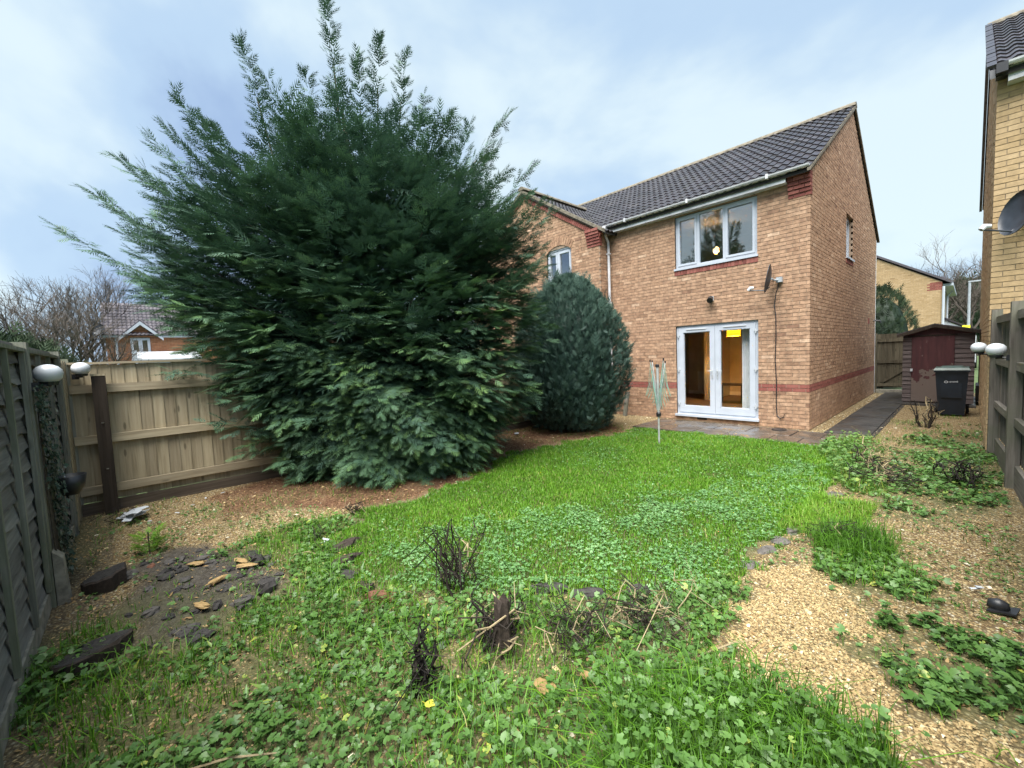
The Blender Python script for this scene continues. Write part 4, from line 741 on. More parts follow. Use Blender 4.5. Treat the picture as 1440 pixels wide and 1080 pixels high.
def grow_conifer():
    base = np.array((-4.25, -6.7, 0.)); P_, A_, N_, S_, T_ = [], [], [], [], []; wood_ = MB(); r = np.random.default_rng(5)
    ex = lambda *a: np.array(a, float)
    def secondary(o, d, up, L, tint, leader=False):
        n = max(2, int(L / .07)); ts = (np.arange(n) + .6) / n
        for i, t in enumerate(ts):
            p = o + d * L * t + np.array((0, 0, -.10 * L * t * t)); side = (1 if i % 2 else -1) * np.cross(up, d); q = d * .8 + side * (.75 * (1 - t * .75)) + r.normal(0, .12, 3); P_.append(p); A_.append(q); N_.append(up + r.normal(0, .28, 3)); S_.append(.15 + .10 * (1 - t) + r.uniform(-.03, .03)); T_.append(tint + .14 * t + r.normal(0, .08))
    def branch(o, tip, sag, fine=1.0, leader=False, tint=.38, start=.3):
        v = tip - o; L = np.linalg.norm(v); n = 9; pts = []
        for i in range(n + 1): t = i / n; pts.append(o + v * t + np.array((0, 0, -sag * L * math.sin(math.pi * t) * .9)))
        wood_.tv = .4; wood_.tube(pts[:8], [max(.004, .022 * L / 2.5 * (1 - i / 9.5)) for i in range(8)], 4, False)
        step = .075 / fine; k = int(L * (1 - start) / step); D0 = unit(v)
        for i in range(k):
            t = start + (1 - start) * (i + r.uniform(.2, .8)) / k; f = t * n; j = min(n - 1, int(f)); p = pts[j] + (pts[j + 1] - pts[j]) * (f - j); d = unit(pts[j + 1] - pts[j])
            if leader or abs(D0[2]) > .8:
                a = r.uniform(0, 2 * math.pi); s = np.array((math.cos(a), math.sin(a), 0.)); l2 = (.09 + .50 * (1 - t) ** 1.1) * r.uniform(.6, 1.2); q = unit(s * .7 + d * .95); secondary(p, q, unit(np.array((0, 0, 1.)) - .4 * s), l2, tint + r.normal(0, .05))
            else:
                up0 = unit(np.cross(np.cross(d, (0, 0, 1.)), d)); sd = np.cross(up0, d) * (1 if i % 2 else -1); sd = unit(sd + up0 * r.normal(.0, .35)); l2 = (.11 + .62 * (1 - t) ** .8 * min(1, L / 2)) * r.uniform(.65, 1.2); q = unit(d * .75 + sd * .75 + np.array((0, 0, r.normal(-.03, .1)))); secondary(p, q, unit(up0 + r.normal(0, .12, 3)), l2, tint + r.normal(0, .05))
        secondary(pts[-2], unit(pts[-1] - pts[-3]), unit(np.cross(np.cross(v, (0, 0, 1.01)), v)), L / n + .14, tint + .06)
    # crown envelope: reach by height towards image-left (l), right (r), garden (f) and fence (b)
    zs = [0, .5, 1.2, 2.4, 3.6, 4.8, 5.7, 6.4, 7.2]; el = [1.6, 2.3, 2.8, 3.4, 3.5, 2.6, 1.5, .6, .25]; er = [1.5, 2.1, 2.45, 2.8, 2.9, 2.1, 1.2, .6, .25]; ef = [1.2, 1.45, 1.65, 1.85, 1.9, 1.7, 1.4, .9, .25]; eb = [.6, .62, .7, 1.6, 2.0, 1.9, 1.5, .9, .25]
    DR_ = np.array((.676, .737)); DF_ = np.array((.737, -.676))
    def reach(z, az):
        d = np.array((math.cos(az), math.sin(az))); a, f = d @ DR_, d @ DF_; h = np.interp(z, zs, er if a > 0 else el); g = np.interp(z, zs, ef if f > 0 else eb); return 1 / math.sqrt((a / h) ** 2 + (f / g) ** 2)
    lean = np.array((-.095, -.045, 1.0))
    n = 240
    for i in range(n):
        z = .05 + 5.45 * ((i + .5) / n) ** 1.05; az = i * 2.39996 + r.normal(0, .2); R = reach(z, az) * r.uniform(.6, 1.06) * (r.uniform(.35, .95) if z > 4.2 else 1); e = math.radians(np.interp(z, [0, .6, 2, 4, 5.5, 7], [-6, 4, 17, 30, 44, 62]) + r.normal(0, 5)); z0 = max(.06, z - R * math.tan(e)); o = base + lean * z0; o[2] = z0
        tip = base + lean * z * .7; tip[2] = z; tip[:2] += R * np.array((math.cos(az), math.sin(az))); fr_ = np.array((math.cos(az), math.sin(az))) @ DF_
        if tip[0] < -4.88 and tip[2] < 1.95: tip[0] = -4.88 + r.uniform(0, .1)
        branch(o, tip, .05 if z > 2 else -.02, 1.0 if fr_ > -.45 else .6, tint=.30 + .12 * (z < 2.2) + .05 * r.normal())
    # overlapping flat fans through the outer crown, drooping low down and rising higher up
    for i in range(6800):
        z = .1 + 4.95 * r.uniform(0, 1) ** 1.1; az = r.uniform(0, 2 * math.pi); dv_ = np.array((math.cos(az), math.sin(az)))
        if dv_ @ DF_ < -.3 and r.uniform() < .85: continue
        if r.uniform() < np.interp(z, [0, 3.2, 4.2, 5.0], [0, .05, .5, .92]): continue
        lumpy = .88 + .16 * math.sin(az * 4 + z * 2.3) * math.sin(z * 3.1 + az * 2) + .06 * math.sin(az * 11 + z * 5)
        R = reach(z, az) * lumpy * (1 - abs(r.normal(0, .17))); p = base + lean * z * .8; p[2] = z; p[:2] += R * dv_; e = math.radians(np.interp(z, [0, 1, 2.5, 4, 6], [-24, -16, 4, 30, 58]) + r.normal(0, 10)); az2 = az + r.normal(0, .5); q = np.array((math.cos(az2) * math.cos(e), math.sin(az2) * math.cos(e), math.sin(e))); L2 = r.uniform(.25, .55); p = p - q * L2 * .7; up0 = unit(np.cross(np.cross(q, (0, 0, 1.)), q))
        tn0 = .32 + .20 * (z < 2.8) * r.uniform(.2, 1) + r.normal(0, .09) + (.3 if r.uniform() < .12 and z < 3 else 0); secondary(p, q, up0, L2, tn0)  # some low fans tinted paler still, highlights put into the colour
        for s in (-1, 1): secondary(p + q * L2 * .25, unit(q * .8 + s * np.cross(up0, q) * .7 + np.array((0, 0, -.1))), up0, L2 * .5, tn0)
    # large sprays filling the crown, its inner shade put into their dark tint
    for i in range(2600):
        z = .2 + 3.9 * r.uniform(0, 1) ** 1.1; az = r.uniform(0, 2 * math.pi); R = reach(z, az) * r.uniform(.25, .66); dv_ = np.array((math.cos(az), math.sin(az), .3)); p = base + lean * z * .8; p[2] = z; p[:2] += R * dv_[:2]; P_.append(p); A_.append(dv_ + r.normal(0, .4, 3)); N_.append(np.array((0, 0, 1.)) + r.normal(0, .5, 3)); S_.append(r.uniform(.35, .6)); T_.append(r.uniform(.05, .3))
    # the leaders and long side shoots that break the outline
    for (x, y, z), h0, ld in (((-4.97, -7.01, 7.50), 3.5, 1), ((-4.31, -6.51, 6.72), 3.6, 1), ((-4.21, -6.12, 6.60), 3.6, 1), ((-4.62, -6.72, 6.55), 3.4, 1), ((-5.76, -8.10, 6.80), 3.0, 1), ((-5.07, -7.39, 6.25), 3.4, 1), ((-3.99, -5.94, 5.95), 3.2, 1), ((-5.5, -7.7, 5.6), 3.0, 1),
            ((-6.15, -8.91, 5.82), 2.0, 0), ((-6.64, -9.68, 4.95), 1.7, 0), ((-7.08, -10.42, 3.88), 1.5, 0), ((-6.9, -9.74, 4.25), 1.4, 0), ((-6.3, -9.3, 5.2), 2.0, 0), ((-6.75, -10.0, 4.4), 1.5, 0), ((-6.5, -9.6, 3.5), 1.2, 0), ((-5.99, -9.14, 3.2), 1.0, 0), ((-5.5, -8.9, 2.4), .8, 0), ((-4.7, -9.0, 1.0), .5, 0),
            ((-3.14, -4.89, 5.66), 2.8, 0), ((-2.90, -4.55, 4.86), 2.4, 0), ((-2.61, -4.47, 4.04), 2.0, 0), ((-3.64, -5.29, 5.55), 2.8, 1), ((-3.3, -5.0, 5.2), 2.6, 0), ((-2.9, -4.7, 3.4), 1.5, 0), ((-3.0, -4.9, 2.6), 1.2, 0)):
        o = base + lean * h0; o[2] = h0; tip = np.array((x, y, z))
        if ld: o[:2] += .55 * (tip[:2] - o[:2])
        branch(o, tip, .04 if not ld else 0, 2.0, bool(ld), .36, .22)
    for i in range(34):
        s = -1 if i % 2 else 1; z = r.uniform(2.0, 4.7); R = np.interp(z, zs, er if s > 0 else el) * r.uniform(.88, 1.10); f = r.uniform(-.5, 1.0); tip = base + lean * z * .7; tip[:2] += s * R * DR_ * math.sqrt(max(.2, 1 - .5 * f * f)) + f * np.interp(z, zs, ef) * .75 * DF_; tip[2] = z + .2; e = math.radians(np.interp(z, [2, 4, 5.5], [16, 30, 46])); o = base + lean * z; o[2] = max(.8, z - R * math.tan(e)); branch(o, tip, .05, 1.9, False, .38, .45)
    P, A, N, Sx, T = map(np.array, (P_, A_, N_, S_, T_)); keep = ~((P[:, 0] < -4.93) & (P[:, 2] < 1.85)); P, A, N, Sx, T = P[keep], A[keep], N[keep], Sx[keep], T[keep]; which = r.integers(0, 3, len(P)); VV, TT, tn = [], [], []; off = 0
    for k in range(3):
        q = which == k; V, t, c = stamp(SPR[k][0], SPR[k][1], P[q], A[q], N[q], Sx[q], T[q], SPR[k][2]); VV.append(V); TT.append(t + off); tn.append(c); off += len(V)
    tr = thing('conifer_tree', 'huge spreading dark green conifer with feathery spires against the board fence', 'tree', tuple(base))
    tk = [base + lean * z for z in (-.1, .5, 1.5, 3, 4.5, 5.8)]
    for q, z in zip(tk, (-.1, .5, 1.5, 3, 4.5, 5.8)): q[2] = z
    mb = MB(); mb.tube(tk, [.17, .14, .12, .085, .05, .02], 9); part('trunk', mb, 'bark', tr, tint=True); part('limbs', wood_, 'bark', tr, tint=True)
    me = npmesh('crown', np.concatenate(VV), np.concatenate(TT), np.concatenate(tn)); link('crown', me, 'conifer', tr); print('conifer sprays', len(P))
grow_conifer()
def ellip_shrub(name, label, c, rx_, ry_, h, n, mat, size, up=.8, seed=1, group=None, cat='shrub', core=.8, zlow=.05, bulge=.45):
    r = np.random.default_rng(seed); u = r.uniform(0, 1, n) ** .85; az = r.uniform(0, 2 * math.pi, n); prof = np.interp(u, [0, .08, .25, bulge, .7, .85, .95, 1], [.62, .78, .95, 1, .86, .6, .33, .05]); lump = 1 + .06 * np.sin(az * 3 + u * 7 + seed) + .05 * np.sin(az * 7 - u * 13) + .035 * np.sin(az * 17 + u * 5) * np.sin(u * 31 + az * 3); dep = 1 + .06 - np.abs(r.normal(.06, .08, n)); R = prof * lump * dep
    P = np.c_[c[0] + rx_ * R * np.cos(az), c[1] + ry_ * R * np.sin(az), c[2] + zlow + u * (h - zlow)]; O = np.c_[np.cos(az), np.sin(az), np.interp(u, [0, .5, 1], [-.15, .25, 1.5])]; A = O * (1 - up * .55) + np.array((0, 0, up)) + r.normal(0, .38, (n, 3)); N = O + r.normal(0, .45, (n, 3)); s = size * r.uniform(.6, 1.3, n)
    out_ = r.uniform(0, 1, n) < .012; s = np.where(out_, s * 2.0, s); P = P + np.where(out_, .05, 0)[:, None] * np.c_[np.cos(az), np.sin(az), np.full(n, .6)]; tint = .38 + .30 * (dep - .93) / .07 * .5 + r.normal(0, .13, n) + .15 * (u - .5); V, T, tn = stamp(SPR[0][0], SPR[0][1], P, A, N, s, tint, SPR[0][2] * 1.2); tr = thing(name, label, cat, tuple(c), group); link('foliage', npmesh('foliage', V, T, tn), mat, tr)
    mb = MB(); mb.tv = .1; mb.lathe([(.3 * rx_, zlow + .02)] + [(np.interp(q, [0, .08, .25, bulge, .7, .85, 1], [.62, .78, .95, 1, .86, .6, .05]) * rx_ * core, zlow + q * h * .94) for q in (.05, .15, .3, .5, .7, .85, .96)], c, 14, ry_ / rx_); part('dark_core', mb, mat, tr, tint=True); mb = MB(); mb.tube([(c[0], c[1], c[2] - .1), (c[0], c[1], c[2] + h * .5)], [.09, .04], 7); part('stem', mb, 'bark', tr, tint=True)  # solid core closes the foliage; shade between sprays put into its dark tint
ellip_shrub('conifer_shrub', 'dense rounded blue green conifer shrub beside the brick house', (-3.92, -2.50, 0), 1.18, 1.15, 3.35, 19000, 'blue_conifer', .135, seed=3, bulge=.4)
ellip_shrub('conifer_shrub', 'dark green bush growing behind the brown gate', (-.15, 11.2, 0), 1.0, .9, 3.6, 2200, 'dark_hedge', .22, seed=5)
for i, (x, y, h, rr) in enumerate(((1.6, 64, 8.0, 1.6), (3.2, 66, 8.4, 1.7), (.2, 68, 7.6, 1.5), (5.0, 66, 8.6, 2.0))): ellip_shrub('evergreen_tree', 'tall dark evergreen tree in the distance behind the street lamp', (x, y, 0), rr, rr, h, 1500, 'dark_hedge', .9, seed=20 + i, group='evergreens beyond the shed', cat='tree')
for i, (x, y, h, rr) in enumerate(((-8.5, -11.2, 2.25, 1.0), (-10.5, -11.6, 2.3, 1.2), (-13.5, -12.2, 2.5, 1.4))): ellip_shrub('evergreen_bush', 'low grey green bush showing just above the garden fence corner', (x, y, 0), rr, rr, h, 1500, 'dark_hedge', .22, seed=40 + i, group='bushes beyond the fence corner')
# ---------------------------------------------------------------- bare winter trees
def bare_tree(label, loc, h, seed, group, spread=.55, r0=.13, levels=6):
    r = random.Random(seed); mb = MB(); tk = MB(); tr = thing('bare_tree', label, 'tree', loc, group)
    def rec(p, d, L, rad, lv):
        n = 3; pts = [p]; q = p; dd = d
        for i in range(n): dd = unit(dd + np.array((r.gauss(0, .10), r.gauss(0, .10), r.gauss(.05, .05)))); q = q + dd * L / n; pts.append(q)
        m = tk if lv == levels else mb; m.tv = .15 + .12 * (levels - lv) + r.uniform(-.05, .1); m.tube(pts, [rad, rad * .87, rad * .76, rad * .66], 5 if lv > 3 else 3, False)
        if lv == 0: return
        for _ in range(3 if lv > 1 else 4):
            az = r.uniform(0, 2 * math.pi); a = r.gauss(spread, .15); s = unit(np.cross(dd, (math.cos(az), math.sin(az), .3))); j = r.choice((1, 2, 3, 3)); rec(pts[j], unit(dd * math.cos(a) + s * math.sin(a)), L * r.uniform(.62, .84), max(.006, rad * r.uniform(.48, .66)), lv - 1)
    rec(np.array(loc, float), np.array((r.gauss(0, .05), r.gauss(0, .05), 1.0)), h * .30, r0, levels); part('trunk', tk, 'twig', tr, tint=True); part('branches', mb, 'twig', tr, tint=True)
for i, (x, y, h) in enumerate(((-28, -10.9, 7.6), (-29, -11.5, 7.9), (-26, -12.0, 6.8), (-27, -12.7, 6.6), (-25, -13.2, 6.5), (-31, -12.4, 7.6), (-24, -11.3, 5.4), (-33, -11.2, 8.6), (-23, -12.4, 5.0), (-30, -14.0, 8.0), (-35, -13.2, 8.8))): bare_tree('bare leafless winter tree beyond the fence corner', (x, y, -.1), h, 100 + i, 'bare trees beyond the fence corner', spread=.45, r0=.11, levels=6 if i in (0, 1, 2, 3, 5, 6) else 5)
for i, (x, y, h) in enumerate(((.6, 52, 11.5), (1.9, 55, 12.5), (2.6, 50, 12), (-.6, 57, 10.5), (-2.2, 58, 9.6), (-5.5, 60, 9.5), (3.4, 58, 13))): bare_tree('bare leafless winter tree far behind the street lamp', (x, y, -.1), h, 200 + i, 'bare trees beyond the shed', r0=.2, levels=6 if i < 3 else 5)
# ---------------------------------------------------------------- grass, weeds, gravel
def scatter(n, xr, yr, test):
    x = rng.uniform(*xr, n); y = rng.uniform(*yr, n); k = test(x, y); return x[k], y[k]
def blades(x, y, h, w, tint, lean=.5, droop=.6):
    n = len(x); z = gh(x, y) * np.where(y > -1.8, .3, 1) - .004; az = rng.uniform(0, 2 * math.pi, n); l = np.abs(rng.normal(0, lean, n)) * h; dx, dy = np.cos(az), np.sin(az); fx, fy = -dy * w, dx * w; P = np.c_[x, y, z]; o = np.c_[dx * l * .35, dy * l * .35, h * .6]; tpp = np.c_[dx * l, dy * l, h * (1 - droop * np.clip(l / h, 0, 1) * .5)]; f = np.c_[fx, fy, np.zeros(n)]
    V = np.stack([P - f, P + f, P + o + f * .75, P + o - f * .75, P + tpp], 1).reshape(-1, 3); b_ = (np.arange(n) * 5)[:, None]; T = np.concatenate([b_ + np.array([[0, 1, 2]]), b_ + np.array([[0, 2, 3]]), b_ + np.array([[3, 2, 4]])]); return V, T, np.clip(np.repeat(tint, 5), 0, 1)
class Acc:
    def __init__(s): s.V, s.T, s.c, s.o = [], [], [], 0
    def add(s, V, T, c): s.V.append(V); s.T.append(T + s.o); s.c.append(c); s.o += len(V)
    def mesh(s, name): return npmesh(name, np.concatenate(s.V), np.concatenate(s.T), np.concatenate(s.c))
dist = lambda x, y: np.hypot(x - CAM[0], y - CAM[1])
G_ = Acc(); x, y = scatter(260000, (-3.4, 1.35), (-8.8, -1.2), lambda x, y: soft('lawn', x, y, .20) & (rng.uniform(0, 1, len(x)) < np.clip(5.2 / dist(x, y), .35, 1)) & ((x < -2.98) | (y < -1.46 + .10 * vnoise(x, y, 5, 3))))
pn = fnoise(x, y, 1.2, 21); h = (.024 + .034 * rng.uniform(0, 1, len(x))) * (.6 + .8 * pn); G_.add(*blades(x, y, h, .0025 + .0007 * dist(x, y) / 3, .22 + .5 * pn + rng.normal(0, .13, len(x)) + (rng.uniform(0, 1, len(x)) < .05) * .45))
link('lawn_grass', G_.mesh('lawn_grass'), 'grass', label='lush bright green lawn grass in the middle of the garden', cat='grass', kind='stuff')
G2 = Acc(); wsel = lambda x, y: (soft('weed_front', x, y) | soft('weed_left', x, y) | soft('weed_r2', x, y, .2) | soft('clump', x, y, .2)) & ~soft('soil', x, y)
x, y = scatter(85000, (-2.9, 2.4), (-10.4, -.2), lambda x, y: wsel(x, y) & (fnoise(x, y, 2.2, 31) > .36)); pn = fnoise(x, y, 1.5, 22); h = (.05 + .11 * rng.uniform(0, 1, len(x)) ** 2) * (.6 + .8 * pn); G2.add(*blades(x, y, h, .0026, .22 + .4 * pn + rng.normal(0, .16, len(x)) + (rng.uniform(0, 1, len(x)) < .08) * .4, .8))
x, y = scatter(26000, (-4.9, 2.35), (-10.2, 3.5), lambda x, y: (fnoise(x, y, 1.4, 15) > .57) & ~soft('lawn', x, y) & ~soft('tongue', x, y) & ((y < -1.6) | (x > 1.0))); G2.add(*blades(x, y, .03 + .05 * rng.uniform(0, 1, len(x)), .0028, .3 + rng.normal(0, .18, len(x)), .8))
x, y = scatter(5200, (1.15, 2.05), (-6.2, -5.0), lambda x, y: inside([(1.25, -5.75), (1.3, -5.25), (1.6, -5.15), (1.75, -5.5), (1.6, -5.9)], x, y)); G2.add(*blades(x, y, .12 + .16 * rng.uniform(0, 1, len(x)), .003, .22 + rng.normal(0, .14, len(x)), 1.0, 1.2))
x, y = scatter(3000, (.95, 1.5), (-5.5, -4.3), lambda x, y: y > -6); G2.add(*blades(x, y, .05 + .08 * rng.uniform(0, 1, len(x)), .003, .75 + rng.normal(0, .1, len(x)), .8))
x, y = scatter(7000, (.9, 2.0), (-9.0, -7.6), lambda x, y: soft('weed_tall', x, y, .1)); G2.add(*blades(x, y, .12 + .22 * rng.uniform(0, 1, len(x)), .0032, .28 + rng.normal(0, .15, len(x)), .7, 1.0))
link('rough_grass', G2.mesh('rough_grass'), 'grass', label='rough straggly grass growing through the gravel and weeds', cat='grass', kind='stuff')
# round scalloped leaves on stalks
def leaf_template(n=11, lobes=5):
    V = [(0, 0, 0)]; T = []
    for i in range(n + 1): a = math.radians(25 + 310 * i / n); rr_ = 1 - .16 * (i % 2) - .05 * math.cos(a * lobes); V.append((-math.cos(a) * rr_, math.sin(a) * rr_, .16 * rr_ + .07 * (i % 2)))
    for i in range(n): T.append((0, i + 1, i + 2))
    return np.array(V), np.array(T), np.array([-.12] + [.05 if i % 2 == 0 else -.02 for i in range(n + 1)])
LT = leaf_template(); CT = (np.array([(0, 0, 0), (.6, -.5, .1), (1, 0, .18), (.6, .5, .1), (-.8, .3, .1), (-.9, -.4, .12), (-.1, 1, .1), (-.1, -1, .1)], float), np.array([(0, 1, 2), (0, 2, 3), (0, 4, 5), (0, 6, 4), (0, 5, 7)]), None)
def weeds(acc, x, y, hmin, hmax, smin, smax, t0, tmpl=LT, stalk=True, tilt=.5, bright=.03):
    n = len(x)
    if not n: return
    g = gh(x, y) * np.where(y > -1.8, .3, 1); h = hmin + (hmax - hmin) * rng.uniform(0, 1, n) ** 1.4 * (.4 + 1.0 * fnoise(x, y, 3.2, 41)); P = np.c_[x, y, g + h]; N = np.c_[rng.normal(0, tilt, n), rng.normal(0, tilt, n), np.ones(n)]; A = np.c_[rng.normal(0, 1, n), rng.normal(0, 1, n), rng.normal(0, .2, n)]; s = rng.uniform(smin, smax, n)
    tint = t0 + .22 * (fnoise(x, y, 2.0, 51) - .5) * 2 + rng.normal(0, .11, n) + (h - hmin) / (hmax - hmin + .01) * .12; tint = np.where(rng.uniform(0, 1, n) < bright, rng.uniform(.86, 1.0, n), tint); acc.add(*stamp(tmpl[0], tmpl[1], P, A, N, s, tint, tmpl[2]))
    if stalk:
        b0 = np.c_[x + rng.normal(0, .03, n), y + rng.normal(0, .03, n), g - .01]; w = np.c_[np.full(n, .0013), np.full(n, .0013), np.zeros(n)]; V = np.stack([b0 - w, b0 + w, P + w * .6, P - w * .6], 1).reshape(-1, 3); q = (np.arange(n) * 4)[:, None]; acc.add(V, np.concatenate([q + np.array([[0, 1, 2]]), q + np.array([[0, 2, 3]])]), np.repeat(np.clip(tint + .12, 0, 1), 4))
Wd = Acc(); bare = lambda x, y: soft('soil', x, y, .05) | soft('tongue', x, y, .08)
x, y = scatter(36000, (-2.0, 2.3), (-10.35, -6.7), lambda x, y: soft('weed_front', x, y) & ~bare(x, y) & (fnoise(x, y, 2.6, 61) + rng.normal(0, .05, len(x)) > .39 + .06 * (x < -.4)) & ~((np.hypot(x - .45, y + 8.25) < .22) | (np.hypot(x - .2, y + 8.55) < .16)) & (rng.uniform(0, 1, len(x)) < .72)); weeds(Wd, x, y, .012, .09, .008, .025, .42)
x, y = scatter(9000, (-2.0, 2.3), (-10.35, -6.7), lambda x, y: soft('weed_front', x, y) & ~bare(x, y) & (rng.uniform(0, 1, len(x)) < .5)); weeds(Wd, x, y, .008, .04, .006, .014, .35)
x, y = scatter(2600, (-2.9, -1.0), (-9.4, -8.1), lambda x, y: soft('weed_left', x, y, .2) & (fnoise(x, y, 3, 62) > .42)); weeds(Wd, x, y, .01, .07, .012, .028, .45)
x, y = scatter(3200, (1.4, 2.5), (-7.3, -6.3), lambda x, y: soft('weed_r1', x, y, .13) & (fnoise(x, y, 3.4, 68) > .34)); weeds(Wd, x, y, .012, .09, .012, .030, .42, tilt=.5)
x, y = scatter(2600, (1.2, 2.3), (-6.5, -5.1), lambda x, y: soft('weed_r2', x, y, .12) & (fnoise(x, y, 3, 63) > .42)); weeds(Wd, x, y, .012, .08, .012, .026, .42)
x, y = scatter(5200, (1.2, 2.4), (-4.8, .3), lambda x, y: soft('weed_r3', x, y, .3) & (fnoise(x, y, 2.2, 64) > .43)); weeds(Wd, x, y, .01, .065, .013, .032, .44)
x, y = scatter(1600, (1.2, 2.3), (-2.1, 1.3), lambda x, y: soft('weed_r3b', x, y, .2) & (fnoise(x, y, 2.5, 65) > .42)); weeds(Wd, x, y, .015, .09, .016, .032, .42)
x, y = scatter(3400, (.4, 1.5), (-3.9, -.2), lambda x, y: soft('clump', x, y, .12)); weeds(Wd, x, y, .02, .17, .013, .030, .58)
x, y = scatter(5200, (.9, 2.0), (-9.0, -7.6), lambda x, y: soft('weed_tall', x, y, .1)); weeds(Wd, x, y, .03, .24, .008, .024, .42)
x, y = scatter(1400, (-4.9, 2.3), (-10.2, 4), lambda x, y: (fnoise(x, y, 1.4, 15) > .60) & ~soft('lawn', x, y) & ~soft('needle', x, y) & ((y < -1.6) | (x > 1.1)) & (y < 3)); weeds(Wd, x, y, .01, .08, .012, .028, .42)
x, y = scatter(9000, (1.05, 2.4), (-7.6, 2.2), lambda x, y: (fnoise(x, y, 2.1, 66) > .50) & ~soft('tongue', x, y, .05) & ((x > 1.15) | (y < -1.7)) & (rng.uniform(0, 1, len(x)) < .5)); weeds(Wd, x, y, .008, .05, .006, .018, .42)
x, y = scatter(5000, (-4.2, -1.0), (-10.2, -8.2), lambda x, y: (fnoise(x, y, 2.1, 67) > .50) & ~soft('lawn', x, y, .05) & ~soft('needle', x, y, .1) & (rng.uniform(0, 1, len(x)) < .45)); weeds(Wd, x, y, .008, .05, .006, .018, .42)
link('ground_cover', Wd.mesh('ground_cover'), 'weed', label='round leaved weeds spreading over the gravel around the lawn', cat='weeds', kind='stuff')
Cl = Acc(); x, y = scatter(42000, (-1.6, 1.0), (-8.6, -2.5), lambda x, y: soft('clover1', x, y, .35) & (fnoise(x, y, 1.5, 71) + rng.normal(0, .09, len(x)) > .42)); weeds(Cl, x, y, .022, .055, .007, .017, .50, CT, False, .35, .01)
x, y = scatter(14000, (-3.2, 1.0), (-8.3, -1.6), lambda x, y: soft('lawn', x, y, .1) & (fnoise(x, y, 1.6, 73) + rng.normal(0, .09, len(x)) > .54)); weeds(Cl, x, y, .02, .05, .006, .015, .50, CT, False, .35, .01)
link('clover', Cl.mesh('clover'), 'clover', label='pale clover patches spreading through the lawn', cat='clover', kind='stuff')
ico = np.array([(1, 0, 0), (-.9, .1, 0), (0, 1, 0), (.1, -.9, 0), (0, 0, .6), (.3, .3, .45), (0, 0, -.4)], float); icoT = np.array([(0, 5, 3), (5, 4, 3), (0, 2, 5), (5, 2, 4), (2, 1, 4), (1, 3, 4)])
def chips(acc, x, y, smin, smax, t0=.55, tv=.22):
    n = len(x); z = gh(x, y) * np.where(y > -1.8, .3, 1) + np.where((y > -1.6) & (x > -3.2) & (x < .9), -.015, 0) + .002; acc.add(*stamp(ico * np.array((1, .7, .6)), icoT, np.c_[x, y, z], rng.normal(0, 1, (n, 3)) * np.array((1, 1, .25)), np.c_[rng.normal(0, .35, n), rng.normal(0, .35, n), np.ones(n)], rng.uniform(smin, smax, n) * rng.uniform(.7, 1.5, n), np.clip(t0 + rng.normal(0, tv, n), 0, 1)))
gtest = lambda x, y: ~soft('lawn', x, y, .05) & ~soft('soil', x, y) & ~((y > -1.55) & (y < -.22) & (x > -3.0) & (x < .86)) & ~((x > .27) & (x < .95) & (y > -.25)) & ~((x < 0) & (y > -.01)) & ~((x > .8) & (y > 5.05))
Gv = Acc(); x, y = scatter(190000, (-4.95, 2.6), (-10.3, 5.2), lambda x, y: gtest(x, y) & ~soft('needle', x, y, .25) & (rng.uniform(0, 1, len(x)) < np.clip(4.2 / dist(x, y), .2, 1) * np.where(soft('tongue', x, y, .1), 1.0, .55))); chips(Gv, x, y, .005, .010, .40)
x, y = scatter(36000, (.95, 2.4), (-7.9, -5.6), lambda x, y: soft('tongue', x, y, .15)); chips(Gv, x, y, .004, .010, .38)
x, y = scatter(6000, (-4.0, .27), (-.6, 8.3), lambda x, y: ((y < -.02) & (y > -.22)) | ((x > .01) & (x < .27)) | ((x < -2.95) & (y < -.02))); chips(Gv, x, y, .008, .016, .78)
x, y = scatter(900, (-4.9, 2.3), (-10.2, 2), lambda x, y: gtest(x, y)); chips(Gv, x, y, .012, .024, .85)
link('gravel', Gv.mesh('gravel'), 'stone', label='loose tan gravel scattered over the garden ground', cat='gravel', kind='stuff')
Nl = Acc(); x, y = scatter(42000, (-5, -2.3), (-9.2, -1.5), lambda x, y: soft('needle', x, y, .12) & ~soft('lawn', x, y, .05)); n = len(x); fl4 = np.array([(-1, -.14, 0), (1, -.14, .05), (1, .14, .05), (-1, .14, 0)], float); Nl.add(*stamp(fl4, np.array([(0, 1, 2), (0, 2, 3)]), np.c_[x, y, gh(x, y) + .004 + .006 * rng.uniform(0, 1, n)], rng.normal(0, 1, (n, 3)) * np.array((1, 1, .2)), np.c_[rng.normal(0, .4, n), rng.normal(0, .4, n), np.ones(n)], rng.uniform(.008, .024, n), np.clip(.5 + rng.normal(0, .25, n), 0, 1)))
link('needle_litter', Nl.mesh('needle_litter'), 'needle_litter', label='brown fallen conifer needles under the big conifer', cat='leaf litter', kind='stuff')
Lt = Acc(); x, y = scatter(15000, (-4.8, 2.4), (-10.3, 1.0), lambda x, y: ~soft('lawn', x, y, .0) & ((x > 1.1) | (y < -1.7)) & (fnoise(x, y, 2.0, 81) > .40)); n = len(x); lf = np.array([(-1, 0, 0), (-.2, .45, .15), (1, 0, .1), (-.1, -.45, .2)], float); Lt.add(*stamp(lf, np.array([(0, 1, 2), (0, 2, 3)]), np.c_[x, y, gh(x, y) + .006 + .02 * rng.uniform(0, 1, n) ** 2], rng.normal(0, 1, (n, 3)) * np.array((1, 1, .3)), np.c_[rng.normal(0, .5, n), rng.normal(0, .5, n), np.ones(n)], rng.uniform(.006, .02, n), np.clip(.55 + rng.normal(0, .28, n), 0, 1)))
link('leaf_litter', Lt.mesh('leaf_litter'), 'tan_leaf', label='small brown dead leaves strewn through weeds and gravel', cat='leaf litter', kind='stuff')
